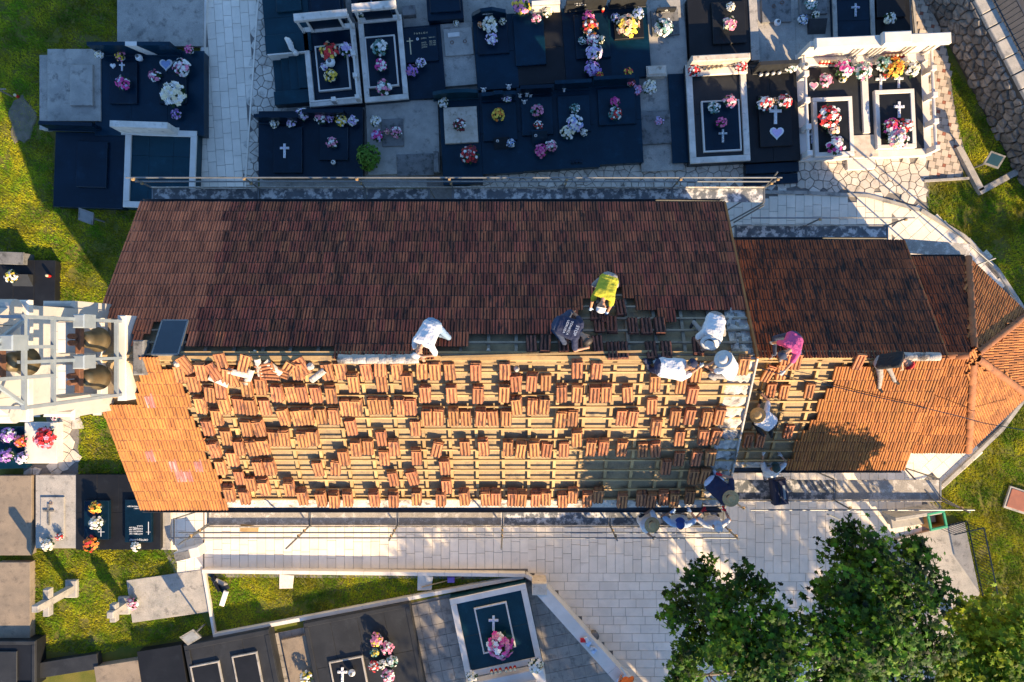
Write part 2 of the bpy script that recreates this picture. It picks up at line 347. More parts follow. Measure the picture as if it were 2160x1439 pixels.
# south paving and the ring round the apse
south = gp([(432,1200),(1112,1200),(1112,940),(432,940)])
south3 = gp([(300,940),(432,940),(432,1222),(376,1222),(366,1150)])
south2 = gp([(1113,1209),(1950,1209),(1950,940),(1113,940)])
yt = P(0,1209).y; yb = 720-(yt-.295*19)/CZ*FPX
court = gp([(1126,1209),(1960,1209),(1960,1240),(1910,yb),(1430,yb),(1290,1395),(1140,1225)])
ring_n = gp([(1400,406),(1545,406),(1700,408),(1830,415),(1880,425),(1880,560),(1400,560)])
ring_e = gp([(1880,425),(1940,445),(2030,500),(2100,570),(2150,645),(2178,740),(2158,840),(2110,905),(2045,968),(1985,1024),(1940,1000),(1880,940)])
pv = sheet('pavement', gp([(300,930),(1880,930),(1880,420)]+CURB[3:]+[(1985,1090),(1960,1240),(1900,1580),(1450,1580),(1130,1222),(432,1218),(376,1225),(340,1150)]), .010, MT['joint'])
it = []
strips(pv, south, 0, .30, .34, .68, .012, .022, .012, 1, it, None, True)
strips(pv, south3, 0, .30, .34, .68, .012, .022, .012, 11, it, None, False)
strips(pv, south2, 0, .30, .34, .68, .012, .022, .012, 8, it, None, True)
strips(pv, court, math.pi/2, .295, .42, .74, .012, .022, .012, 2, it, None)
strips(pv, ring_e, R(-48), .34, .40, .62, .012, .022, .012, 4, it, None)
lay(pv, it, MT['paver'], MT['paverv'], 'paver', 300, (1.0,-7.3))
pn = sheet('path', gp([(432,-60),(600,-60),(600,235),(545,260),(545,470),(410,470)]), .009, MT['joint'])
it = []
strips(pn, gp([(441,-60),(548,-60),(512,470),(412,470)]), R(4), .292, .36, .62, .010, .022, .012, 5, it, None)
lay(pn, it, MT['paver'], MT['paverv'], 'paver', 300)
flags(pn, gp([(546,-60),(575,-60),(592,130),(600,240),(552,262),(550,450),(512,450)]), .27, 3)
MB().bar(P(437,-60,.07), P(414,440,.07), .10, .14).obj('kerb', MT['white'], pn)
MB().bar(P(549,-60,.03), P(514,440,.03), .05, .05).obj('kerb', MT['paver'], pn)
nw = sheet('walkway', gp([(900,330),(1960,330),(1960,455),(1880,430),(1880,560),(900,560)]), .011, MT['joint'])
flags(nw, gp([(985,380),(1130,348),(1350,344),(1450,332),(1700,330),(1950,332),(1955,438),(1880,410),(1545,398),(985,402)]), .27, 6, z0=.012)
it = []; strips(nw, ring_n, 0, .30, .34, .68, .012, .022, .012, 7, it, None)
lay(nw, it, MT['paver'], MT['paverv'], 'paver', 300)
for i in range(len(CURB)-1):
    a, b = P(*CURB[i]), P(*CURB[i+1]); a.z = b.z = .06
    MB().bar(a, b, .12, .12 if i > 2 else .05).obj('kerb', MT['conc'], pv)
fc = sheet('forecourt', gp([(-80,655),(300,655),(300,874),(-80,874)]), .012, MT['joint'])
it = []; strips(fc, gp([(-80,655),(300,655),(300,874),(-80,874)]), 0, .30, .34, .68, .014, .022, .012, 17, it, None)
lay(fc, it, MT['paver'], MT['paverv'], 'paver', 300, (-15,0))
cp = sheet('cemetery_path', gp([(548,-300),(1925,-300),(1960,0),(1960,336),(1450,340),(985,395),(548,402)]), .006, MT['conc'])
# squared slabs of the lower plaza
pz = sheet('plaza', gp([(540,1350),(1108,1216),(1140,1222),(1330,1460),(1360,1560),(500,1560)]), .008, MT['joint'])
it = []
def grid_slabs(poly, ang, s, z0, th, gap, out):
    c, sn = math.cos(ang), math.sin(ang); loc = [(x*c+y*sn, -x*sn+y*c) for x, y in poly]
    x0, x1 = min(p[0] for p in loc), max(p[0] for p in loc); y0, y1 = min(p[1] for p in loc), max(p[1] for p in loc)
    x = x0
    while x < x1:
        y = y0
        while y < y1:
            if inpoly(x+s/2, y+s/2, loc): out.append(((x+s/2)*c-(y+s/2)*sn, (x+s/2)*sn+(y+s/2)*c, ang+random.uniform(-.008,.008), s-gap, s-gap, z0+random.uniform(-.004,.004), th))
            y += s
        x += s
grid_slabs(gp([(560,1340),(1104,1222),(1140,1230),(1330,1460),(1330,1560),(560,1560)]), R(11.5), .40, .01, .025, .012, it)
lay(pz, it, MT['slabp'], MT['slabp'], 'paving_slab', 300)
# patterned path top right
pp = sheet('patterned_path', gp([(1908,-60),(1945,-60),(1998,110),(2012,220),(2034,318),(2030,378),(1945,384),(1955,330),(1940,100)]), .009, MT['joint'])
A_, B_ = .235, .115
bigm, smr, smg = unit_box(MT['pat']), unit_box(MT['patr']), unit_box(MT['patg'])
ppoly = gp([(1912,-55),(1942,-55),(1994,110),(2008,220),(2026,312),(2022,370),(1950,378),(1960,330),(1950,100)])
th0 = R(-12); cc, ss = math.cos(th0), math.sin(th0); o0 = P(1960,170)
cnt = 0
for i in range(-26, 27):
    for j in range(-26, 27):
        lx, ly = i*A_-j*B_, i*B_+j*A_
        for (ox, oy, sz, big) in ((A_/2, A_/2, A_, 1), (A_+B_/2, B_/2, B_, 0)):
            qx, qy = lx+ox, ly+oy; X, Y = o0.x+qx*cc-qy*ss, o0.y+qx*ss+qy*cc
            if not inpoly(X, Y, ppoly): continue
            me = bigm if big else (smr if (i+2*j) % 3 == 0 else smg)
            link('paver', me, pp, Matrix.Translation((X,Y,.010))@Matrix.Rotation(th0,4,'Z')@Matrix.Diagonal((sz-.012,sz-.012,.024,1)))
for a, b in (((2016,312),(2064,404)),((2060,408),(2155,356)),((1946,384),(2040,378)),((1918,-50),(1950,325))):
    p, q = P(*a), P(*b); p.z = q.z = .09
    MB().bar(p, q, .20 if a[0] > 2000 else .08, .18 if a[0] > 2000 else .06).obj('kerb', MT['conc'], pp)
# ------------------------------------------------------------------ rubble retaining wall with the road above
wa, wb = P(1920,-60), P(2215,506); wd = (wb-wa).normalized(); wn_ = Vector((wd.y, -wd.x, 0))
if wn_.x > 0: wn_ = -wn_
WH = 1.7; wl = (wb-wa).length
rw = empty('retaining_wall', wa, 'rough rubble stone retaining wall below the railing at the upper right', 'wall')
def wl_pt(s, h, off): return wd*s+wn_*off+Vector((0,0,h))
b = MB(); b.add([wl_pt(0,0,0),wl_pt(wl,0,0),wl_pt(wl,WH,0),wl_pt(0,WH,0),wl_pt(0,0,-.5),wl_pt(wl,0,-.5),wl_pt(wl,WH,-.5),wl_pt(0,WH,-.5)],
    [(0,1,2,3),(3,2,6,7),(4,7,6,5),(0,3,7,4),(1,5,6,2)]); b.obj('core', MT['rubj'], rw)
k = 0
for p, c in voronoi([(0,0),(wl,0),(wl,WH),(0,WH)], .29, 21, .40):
    c = shrink(c, .020); n = len(c); d = random.uniform(.03,.09); k += 1
    cx = sum(q[0] for q in c)/n; cy = sum(q[1] for q in c)/n
    vs_ = [wl_pt(x, min(max(y,0),WH-.01), .002) for x, y in c]+[wl_pt(cx+(x-cx)*.80, min(max(cy+(y-cy)*.80,0.02),WH-.02), d) for x, y in c]+[wl_pt(cx, cy, d*1.25)]
    m_ = MB(); m_.add(vs_, [(i,(i+1)%n,n+(i+1)%n,n+i) for i in range(n)]+[(n+i,n+(i+1)%n,2*n) for i in range(n)])
    if k <= 300: m_.obj('stone', MT['rubble'], rw)
s = .1
while s < wl-.2:
    l = random.uniform(.45,.62); m_ = MB()
    o_ = m_.box(0, l-.03, -.24, .24, 0, random.uniform(.11,.14), .02).obj('cap_stone', MT['conc'], rw)
    o_.matrix_local = Matrix.Translation(wl_pt(s, WH+.002, -.24))@Matrix.Rotation(math.atan2(wd.y,wd.x)+random.uniform(-.02,.02),4,'Z'); s += l
b = MB(); q = [wa-wn_*.5, wb-wn_*.5, wb-wn_*9, wa-wn_*9]; b.prism([(p.x,p.y) for p in q], 0, WH-.02); tag(b.obj('road', MT['asphalt']), kind='structure')
ra = empty('railing', wa+wd*1.2+Vector((0,0,WH)), 'thin dark metal railing along the top of the rubble wall', 'railing')
def rp(s, h): return wd*(s-1.2)-wn_*.52+Vector((0,0,h-WH))
for h in (WH+.15, WH+.85): MB().bar(rp(1.3,h), rp(wl-1.5,h), .035, .035).obj('rail', MT['gutter'], ra)
me = MB().bar((0,0,0),(0,0,.85), .022, .022).mesh('baluster', MT['gutter'])
s = 1.3
while s < wl-1.5:
    link('baluster', me, ra, Matrix.Translation(rp(s, WH))); s += .17
# ------------------------------------------------------------------ low walls and kerbs of the wedge lawn
def low_wall(name, pts, w, h, m, label, cat='wall', joint=None):
    r = empty(name, P(*pts[0]), label, cat)
    base = P(*pts[0])
    for a, b in zip(pts, pts[1:]):
        p, q = P(*a, 0)-base, P(*b, 0)-base; d = (q-p); L_ = d.length; n = max(1, round(L_/(joint or L_)))
        for i in range(n):
            u, v = p+d*(i/n), p+d*((i+1)/n); g = d.normalized()*.004
            u = u+g; v = v-g; u.z = v.z = h/2
            MB().bar(u, v, w, h).obj('coping_stone', m, r)
    return r
low_wall('low_wall', [(434,1200),(1108,1208),(1136,1226)], .12, .30, MT['white'], 'long white kerb wall between the pale paving and the grass wedge', joint=.9)
low_wall('low_wall', [(455,1337),(560,1317),(872,1257),(1104,1213)], .12, .22, MT['white'], 'white kerb along the lower slanting edge of the grass wedge', joint=.8)
low_wall('low_wall', [(433,1205),(455,1335)], .09, .14, MT['white'], 'short thin white kerb closing the left end of the grass wedge')
w_ = low_wall('parapet_wall', [(1136,1226),(1285,1392),(1420,1545)], .40, .75, MT['white'], 'wide white parapet running diagonally down to the seated person')
MB().box(-.24,.24,-.2,.2,.0,.80,.02).obj('end_block', MT['beige'], w_)
# grass blades on every lawn, thinner over dry patches
from mathutils import noise as mnoise
LAWNS = [[(-80,-80),(246,-80),(246,95),(85,112),(85,272),(113,290),(113,440),(300,445),(300,650),(-80,650)], [(72,1160),(372,1160),(378,1225),(450,1335),(385,1345),(205,1380),(72,1372)],
         [(438,1206),(1100,1213),(870,1252),(458,1332)], [(1955,388),(2035,384),(2062,412),(2280,310),(2280,900),(2162,850),(2184,740),(2156,642),(2104,566),(2034,496),(1955,446)],
         [(1992,1026),(2050,972),(2116,908),(2165,845),(2280,700),(2280,1560),(1960,1560),(2062,1260),(2030,1100),(1960,1060)],
         [(2000,125),(2028,170),(2085,240),(2150,350),(2066,396),(2024,312),(2012,220)], [(166,876),(300,876),(300,1000),(166,1000)], [(0,1172),(44,1172),(44,1190),(0,1190)]]
V = []; 
for poly in LAWNS:
    g = gp(poly); xs = [p[0] for p in g]; ys = [p[1] for p in g]
    A = abs(sum(g[i][0]*g[(i+1)%len(g)][1]-g[(i+1)%len(g)][0]*g[i][1] for i in range(len(g))))/2
    n = int(A*850); k = 0
    while k < n:
        x, y = random.uniform(min(xs),max(xs)), random.uniform(min(ys),max(ys))
        if inpoly(x, y, g):
            k += 1
            if mnoise.noise((x*1.7, y*1.7, 3.1))+.5*mnoise.noise((x*6, y*6, 1)) > -.32 or random.random() < .25: V.append((x, y))
V = np.array(V); n = len(V)
# three blades per tuft
T = np.repeat(V, 3, 0); N3 = len(T); a = np.random.uniform(0, 2*np.pi, N3); h = np.random.uniform(.025,.075,N3); w = np.random.uniform(.006,.013,N3); le = np.random.uniform(.01,.055,N3)
T = T+np.random.normal(0,.012,(N3,2))
p0 = np.stack([T[:,0]-np.sin(a)*w, T[:,1]+np.cos(a)*w, np.zeros(N3)],1); p1 = np.stack([T[:,0]+np.sin(a)*w, T[:,1]-np.cos(a)*w, np.zeros(N3)],1)
p2 = np.stack([T[:,0]+np.cos(a)*le, T[:,1]+np.sin(a)*le, h],1)
VV = np.stack([p0,p1,p2],1).reshape(-1,3); FF = np.arange(N3*3).reshape(-1,3)
patch = .5+.35*np.sin(T[:,0]*1.3+2*np.sin(T[:,1]*.9))*np.cos(T[:,1]*1.1)+.25*np.sin(T[:,0]*4.1+T[:,1]*2.7)*np.sin(T[:,1]*5.3)+np.random.uniform(-.35,.35,N3)
o = link('grass', np_mesh('grass', VV, FF, MT['blade'], var=np.clip(patch,0,1))); tag(o, 'short sunlit green grass of the cemetery lawns', 'grass', kind='stuff')
# ------------------------------------------------------------------ church
YR = -.39; SC, SS = 1/math.sqrt(1.36), .6/math.sqrt(1.36)
class Facet:
    def __init__(s, A, B, up):
        s.O = Vector(A); d = Vector(B)-s.O; s.len = d.length; s.ex = d.normalized()
        u = Vector(up)-s.O; u = u-s.ex*u.dot(s.ex); s.h = u.length; s.ey = u.normalized(); s.n = s.ex.cross(s.ey)
    def pt(s, u, v, w=0.0): return s.O+s.ex*u+s.ey*v+s.n*w
    def mw(s, u, v, w=0.0, rot=0.0, tilt=0.0):
        m = Matrix((s.ex, s.ey, s.n)).transposed().to_4x4()
        return Matrix.Translation(s.pt(u, v, w))@m@Matrix.Rotation(rot,4,'Z')@Matrix.Rotation(tilt,4,'X')
    def hit(s, px, py, w=0.0):
        c = Vector((0,0,CZ)); d = Vector(((px-1080)/FPX, (720-py)/FPX, -1)); o = s.O+s.n*w
        p = c+d*((o-c).dot(s.n)/d.dot(s.n)); q = p-s.O
        return q.dot(s.ex), q.dot(s.ey)
def roof_pair(x0, x1, hw, ze):
    zr = ze+hw*.6
    N_ = Facet((x1,YR+hw,ze), (x0,YR+hw,ze), (x1,YR,zr)); S_ = Facet((x0,YR-hw,ze), (x1,YR-hw,ze), (x0,YR,zr))
    return N_, S_, zr
NX0, NX1, NHW, NZE = -9.8, 5.62, 4.03, 6.0+ZO
FN, FS, NZR = roof_pair(NX0, NX1, NHW, NZE)
CX1 = 10.92
FCN, FCS, CZR = roof_pair(5.3, CX1, 3.17, 5.0+ZO)
AX = 12.1; AZE = 4.4+ZO; AHW = 2.79; AZR = AZE+AHW*.6
apex = Vector((AX, YR, AZR))
ac = [Vector((13.07,YR+AHW,AZE)), Vector((14.77,YR+1.17,AZE)), Vector((14.77,YR-1.17,AZE)), Vector((13.07,YR-AHW,AZE))]
FAN = Facet(ac[0], (10.9,YR+AHW,AZE), (10.9,YR,AZR)); FAS = Facet((10.9,YR-AHW,AZE), ac[3], (10.9,YR,AZR))
FA1 = Facet(ac[1], ac[0], apex); FA2 = Facet(ac[2], ac[1], apex); FA3 = Facet(ac[3], ac[2], apex)
church = empty('church', (-2,YR,0), 'stone church with its clay tile roof half stripped down to battens', 'church')
CHI = church.matrix_basis.inverted() if False else Matrix.Translation((2,-YR,0))
def cpart(name, b, m, smooth=False, parent=None):
    o = b.obj(name, m, parent or church, smooth)
    o.matrix_local = CHI if not parent else Matrix.Identity(4)
    return o
def extr(sec, x0, x1):
    n = len(sec); b = MB(); b.add([(x0,y,z) for y, z in sec]+[(x1,y,z) for y, z in sec], [tuple(range(n-1,-1,-1)), tuple(range(n,2*n))]+[(i,(i+1)%n,n+(i+1)%n,n+i) for i in range(n)]); return b
def walls(name, x0, x1, hw, ze, zr):
    hw -= .28
    return cpart(name, extr([(YR-hw,0),(YR+hw,0),(YR+hw,ze-.10),(YR,zr-.30),(YR-hw,ze-.10)], x0, x1), MT['wall'])
walls('nave_wall', NX0+.12, NX1-.1, NHW, NZE, NZR)
walls('chancel_wall', NX1-.09, CX1-.1, 3.17, 5.0+ZO, CZR)
b = MB(); q = [(10.83,YR-2.55),(12.95,YR-2.55),(14.5,YR-1.05),(14.5,YR+1.05),(12.95,YR+2.55),(10.83,YR+2.55)]; b.prism(q, 0, AZE-.12); cpart('apse_wall', b, MT['wall'])
def deck(name, facets, m, th=.10, off=-.135):
    b = MB()
    for f, poly in facets:
        top = [f.pt(u, v, off) for u, v in poly]; bot = [f.pt(u, v, off-th) for u, v in poly]; n = len(poly)
        b.add(top+bot, [tuple(range(n)), tuple(range(2*n-1, n-1, -1))]+[(i, n+i, n+(i+1)%n, (i+1)%n) for i in range(n)])
    return cpart(name, b, m)
rect = lambda f, e=0: [(0,e),(f.len,e),(f.len,f.h),(0,f.h)]
nave_roof = deck('nave_roof', [(FN, rect(FN)), (FS, rect(FS))], MT['deck'])
chan_roof = deck('chancel_roof', [(FCN, rect(FCN)), (FCS, rect(FCS))], MT['deck'])
tri = lambda f: [(0,0),(f.len,0),((apex-f.O).dot(f.ex), f.h)]
apse_roof = deck('apse_roof', [(FAN, [(0,0),(FAN.len,0),(FAN.len,FAN.h),((apex-FAN.O).dot(FAN.ex),FAN.h)]), (FAS, [(0,0),(FAS.len,0),((apex-FAS.O).dot(FAS.ex),FAS.h),(0,FAS.h)]),
                              (FA1, tri(FA1)), (FA2, tri(FA2)), (FA3, tri(FA3))], MT['deck'], off=-.04)
def rpart(parent, name, b, m, smooth=False):
    o = b.obj(name, m, parent, smooth); return o      # roof parts hold world coordinates (church offset is in the roof's own matrix)
# ---- tiles
TW, TL = .21, .42
PROF = [(0,.0),(.03,.026),(.11,.034),(.20,.028),(.25,.006),(.37,.006),(.41,.028),(.50,.034),(.59,.028),(.63,.006),(.75,.006),(.79,.028),(.88,.034),(.95,.026),(.99,.004),(1.05,.0)]
CHAN = {4, 9, 14}
def tile_geo(w, L_, lift=.013, thick=.012, close=False, lip=.03):
    n = len(PROF); vs_ = []; fs = []
    for y in (0, lip, L_):
        for x, z in PROF: vs_.append((x*w, y, z+lift*(1-y/L_)-(.006 if y == 0 else 0)))
    for r in (1, 0):
        for i in range(n-1): fs.append((r*n+i, r*n+i+1, (r+1)*n+i+1, (r+1)*n+i))
    b0 = len(vs_)
    for x, z in PROF: vs_.append((x*w, 0, lift-thick))
    for i in range(n-1): fs.append((b0+i, b0+i+1, i+1, i))
    s0 = len(vs_); vs_ += [(0,L_,-thick),(PROF[-1][0]*w,L_,-thick)]
    fs += [(b0, 0, n, s0), (n, 2*n, s0, s0), (n-1, b0+n-1, s0+1, 3*n-1)]
    fs[-2] = (n, 2*n, s0, b0); 
    if close: fs.append((2*n, 3*n-1, s0+1, s0))
    return vs_, fs
DARK = CHAN | set(range(len(PROF)-1, 3*(len(PROF)-1)))  # dirty channels, plus lip and butt faces painted dark as overlap shade
tv, tf = tile_geo(TW, TL)
TVA = np.array(tv); TFA = np.array(tf)
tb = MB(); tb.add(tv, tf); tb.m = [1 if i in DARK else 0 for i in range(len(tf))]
MT['chan'] = mat('tile_dirt_and_row_shade', (.27,.105,.042), (.20,.08,.035), 6, .95, rnd=.25, c3=(.11,.05,.03), s3=6, t3=(.52,.68))  # channel dirt, and the painted shade line along each lower edge
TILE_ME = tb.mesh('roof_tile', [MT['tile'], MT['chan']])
tb = MB(); tb.add(tv, tf); TILEW_ME = tb.mesh('roof_tile', MT['tilew'])
STUFF = {k: ([], [], []) for k in ('tilev','tilen','tilec','tilea')}
def stuff_tile(key, M4):
    V, F, va = STUFF[key]; A = np.array(M4); q = TVA@A[:3,:3].T+A[:3,3]
    F.append(TFA+len(V)*len(TVA)); V.append(q); va += [random.random()]*len(TFA)
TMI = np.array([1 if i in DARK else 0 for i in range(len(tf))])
WHITE_SPOTS = [(322,853),(322,962),(372,980),(420,980),(388,1003)]
def lay_tiles(f, inside, chooser, rows, gauge=.33, u0=0.0, parent=None, gen=None, mode=None):
    nc = int(f.len/TW)+1
    for r in range(rows):
        u0 = -TW*((r*.37) % 1)
        for c in range(-1, nc+1):
            u = u0+c*TW; v = -.035+r*gauge
            if u <= -TW*.95 or u >= f.len-TW*.05: continue
            u = min(max(u, 0), f.len-TW)
            p = f.pt(u+TW/2, v+gauge/2, .03); px, py = proj(p)
            if not inside(px, py, u+TW/2, v+gauge/2): continue
            k = chooser(px, py, p)
            M4 = f.mw(u, v+random.uniform(-.006,.006), random.uniform(0,.005), random.uniform(-.008,.008), random.uniform(-.006,.006))
            if k == 'obj':
                w_ = any(abs(px-a) < 9 and abs(py-b_) < 10 for a, b_ in WHITE_SPOTS)
                link('roof_tile', TILEW_ME if w_ else TILE_ME, parent, M4)
            else: stuff_tile(k, M4)
def lim_n(x):
    for a, l in ((395,760),(712,733),(908,756),(997,727),(1225,700),(1305,628),(1345,628),(1395,652),(1432,677),(9999,652)):
        if x < a: return l
def in_nave_n(px, py, u, v):
    if 1303 < px < 1320 and 603 < py < 628: return False
    if 300 < px < 398 and py > 676: return px < 318 and py < 690
    if px < 290 and py > 668: return False
    return py < lim_n(px)-8
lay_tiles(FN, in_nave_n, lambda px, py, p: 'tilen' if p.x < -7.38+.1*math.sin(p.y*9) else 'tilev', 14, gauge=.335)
def in_nave_s(px, py, u, v):
    if py < 788: return px < 338 and px > 292
    if px < 300 and py < 868: return px > 292
    return px < 367+(py-790)*.375+6
lay_tiles(FS, in_nave_s, lambda *a: 'obj', 14, gauge=.335, parent=nave_roof)
def in_ch_n(px, py, u, v): return py < 738 or px > 1925 or abs(px-1778) < 11
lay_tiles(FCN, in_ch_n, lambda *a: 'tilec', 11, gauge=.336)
def in_ch_s(px, py, u, v): return px > 1772-(py-776)*.54 and (py > 776 or px > 1925)
CNT = [0]
def ch_pick(*a):
    CNT[0] += 1; return 'obj' if CNT[0] <= 150 else 'tilea'
lay_tiles(FCS, in_ch_s, ch_pick, 11, gauge=.336, parent=chan_roof)
def tri_in(f, k):
    def g(px, py, u, v):
        a = (apex-f.O).dot(f.ex); t = min(max(v/f.h,0),1)
        lo = 0+(a-0)*t if k != 'S' else 0; hi = f.len+(a-f.len)*t if k != 'N' else f.len
        return lo-.02 < u < hi+.02
    return g
lay_tiles(FAN, tri_in(FAN,'N'), lambda *a: 'tilec', 10, gauge=.33)
lay_tiles(FAS, tri_in(FAS,'S'), lambda *a: 'tilea', 10, gauge=.33)
lay_tiles(FA1, tri_in(FA1,''), lambda *a: 'tilea', 11, gauge=.30)
lay_tiles(FA2, tri_in(FA2,''), lambda *a: 'tilea', 11, gauge=.30)
lay_tiles(FA3, tri_in(FA3,''), lambda *a: 'tilea', 11, gauge=.30)
Vs, Fs, va, mi = [], [], [], []; off = 0; keys = list(STUFF)
for i, k in enumerate(keys):
    V, F, a = STUFF[k]
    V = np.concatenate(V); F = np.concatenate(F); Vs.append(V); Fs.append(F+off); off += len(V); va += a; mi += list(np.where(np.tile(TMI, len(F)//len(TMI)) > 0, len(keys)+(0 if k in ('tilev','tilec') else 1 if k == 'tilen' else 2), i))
o = link('roof_tiles', np_mesh('roof_tiles', np.concatenate(Vs), np.concatenate(Fs), [MT[k] for k in keys]+[MT['moss_shade'], mat('dull_channel_and_row_shade', (.15,.058,.035), (.10,.04,.027), 6, .95, var=.3), mat('apse_dirt_and_row_shade', (.20,.075,.03), (.14,.055,.024), 6, .95, var=.3, c3=(.08,.036,.022), s3=6, t3=(.52,.68))], np.array(mi), np.array(va)), church, CHI); o['kind'] = 'stuff'  # last three materials: channel dirt plus row shade painted on the lips
# hip and ridge caps on the apse
def cap_mesh(m, L_=.36, r0=.085, r1=.105):
    b = MB(); n = 7; vs_ = []
    for y, r in ((0,r1),(L_,r0)):
        for k in range(n):
            t = math.pi*k/(n-1); vs_.append((math.cos(t)*r, y, math.sin(t)*r*.8+.0))
    vs_ += [(math.cos(math.pi*k/(n-1))*(r1-.02), 0, math.sin(math.pi*k/(n-1))*(r1-.02)*.8) for k in range(n)]
    b.add(vs_, [(i+1, i, n+i, n+i+1) for i in range(n-1)]+[(i, i+1, 2*n+i+1, 2*n+i) for i in range(n-1)]); return b.mesh('ridge_tile', m, True)
MT['cap'] = mat('hip_cap_tile', (.44,.17,.065), (.36,.13,.05), 3, .85, .2, 60, rnd=.2, c3=(.16,.07,.04), s3=4, t3=(.52,.7))
CAP = cap_mesh(MT['cap']); CAPW = cap_mesh(MT['mortar'], .34, .10, .115)
def caps(a, b, parent, me=CAP, step=.31):
    a, b = Vector(a), Vector(b); d = b-a; L_ = d.length; d.normalize(); x = d.cross(Vector((0,0,1))).normalized(); z = x.cross(d)
    n = int(L_/step)
    for i in range(n):
        m = Matrix((x, d, z)).transposed().to_4x4()
        link('ridge_tile', me, parent, Matrix.Translation(a+d*(i*step))@m@Matrix.Rotation(R(2.5),4,'X')@Matrix.Rotation(random.uniform(-.03,.03),4,'Z'))
up = Vector((0,0,.05))
for c in ac: caps(c+up, apex+up, apse_roof)
caps((10.95,YR,AZR+.06), (12.0,YR,AZR+.06), apse_roof)
caps((-3.95,YR-.02,NZR+.03), (-1.85,YR-.02,NZR+.03), nave_roof, CAPW, .30)
caps((9.75,YR,CZR+.03), (10.9,YR,CZR+.03), chan_roof, CAPW, .30)
# ---- battens and rafters on the stripped parts
def battens(f, parent, ds, u0, u1, m, w=.045, h=.04, top=-.004):
    for d in ds:
        v = f.h-d; a = u0
        while a < u1-.05:
            e = min(u1, a+random.uniform(3.2,4.4)); j = random.uniform(-.006,.006)
            MB().bar(f.pt(a+.005,v+j,top-h/2), f.pt(e,v-j,top-h/2), w, h, f.n).obj('batten', m, parent); a = e+.004
def rafters(f, parent, us, v0, v1, m, w=.075, h=.085):
    for u in us:
        j = random.uniform(-.02,.02)
        MB().bar(f.pt(u+j,v0,-.0905), f.pt(u-j,v1,-.0905), w, h, f.n).obj('rafter', m, parent)
battens(FS, nave_roof, [.07+.331*k for k in range(14)], 1.55, FS.len-.05, MT['wood'])
rafters(FS, nave_roof, [1.75+.652*i for i in range(21)], .02, FS.h-.05, MT['wood'])
battens(FN, nave_roof, [.10+.331*k for k in range(6)], .05, FN.len-1.2, MT['woodg'])
rafters(FN, nave_roof, [.3+.652*i for i in range(21)], FN.h-2.3, FN.h-.05, MT['woodg'])
battens(FCS, chan_roof, [.07+.333*k for k in range(11)], .3, FCS.len-.6, MT['wood'])
rafters(FCS, chan_roof, [.55+.65*i for i in range(7)], .02, FCS.h-.05, MT['wood'])
battens(FCN, chan_roof, [.10,.43], 1.0, FCN.len-.3, MT['woodg']); rafters(FCN, chan_roof, [1.2+.65*i for i in range(6)], FCN.h-.8, FCN.h-.05, MT['woodg'])
for dy, z, w in ((0,-.03,.10),(-.13,-.075,.05),(.13,-.075,.05)):
    MB().bar((-8.2,YR+dy,NZR+z), (5.4,YR+dy,NZR+z), w, .05).obj('ridge_board', MT['wood'], nave_roof)
    MB().bar((5.7,YR+dy,CZR+z), (9.7,YR+dy,CZR+z), w*.8, .05).obj('ridge_board', MT['wood'], chan_roof)
MB().bar((-1.6,YR+.02,NZR+.03), (3.2,YR+.16,NZR-.02), .05, .03).obj('ridge_board', MT['wood'], nave_roof)
# ---- mortar bands
def lumpy(f, u0, u1, v0, v1, w, amp, nu, nv, parent, m=None, name='mortar_bed', seed=0):
    rg = random.Random(seed); vs_ = []; fs = []
    for j in range(nv+1):
        for i in range(nu+1):
            e = i in (0, nu) or j in (0, nv)
            vs_.append(f.pt(u0+(u1-u0)*i/nu+(0 if i in (0,nu) else rg.uniform(-.4,.4)*(u1-u0)/nu)+(rg.uniform(-.05,.05) if i == 0 and u1-u0 < 1 and v1-v0 > 1 else 0), v0+(v1-v0)*j/nv, w+(0 if e else rg.uniform(-.3,1)*amp)))
    for j in range(nv):
        for i in range(nu): a = j*(nu+1)+i; fs.append((a,a+1,a+nu+2,a+nu+1))
    b = MB(); b.add(vs_, fs); return b.obj(name, m or MT['mortar'], parent, True)
lumpy(FS, FS.len-.62, FS.len-.02, .05, FS.h-.02, -.07, .09, 7, 56, nave_roof, seed=1)
lumpy(FN, .02, .55, FN.h-1.6, FN.h-.02, -.07, .10, 7, 20, nave_roof, seed=2)
lumpy(FS, 1.85, FS.len-.62, .00, .26, -.045, .03, 90, 4, nave_roof, seed=3)
lumpy(FCS, .30, 3.0, .0, .20, -.06, .05, 30, 4, chan_roof, seed=4)
MB().bar(FS.pt(FS.len-.015,0,-.04), FS.pt(FS.len-.015,FS.h,-.04), .035, .14, FS.n).obj('verge', MT['mortar'], nave_roof)
MB().bar(FN.pt(.015,0,-.02), FN.pt(.015,FN.h,-.02), .05, .14, FN.n).obj('verge', MT['tile'], nave_roof)
MB().bar(FCN.pt(.015,0,-.02), FCN.pt(.015,FCN.h,-.02), .04, .12, FCN.n).obj('verge', MT['tile'], chan_roof)
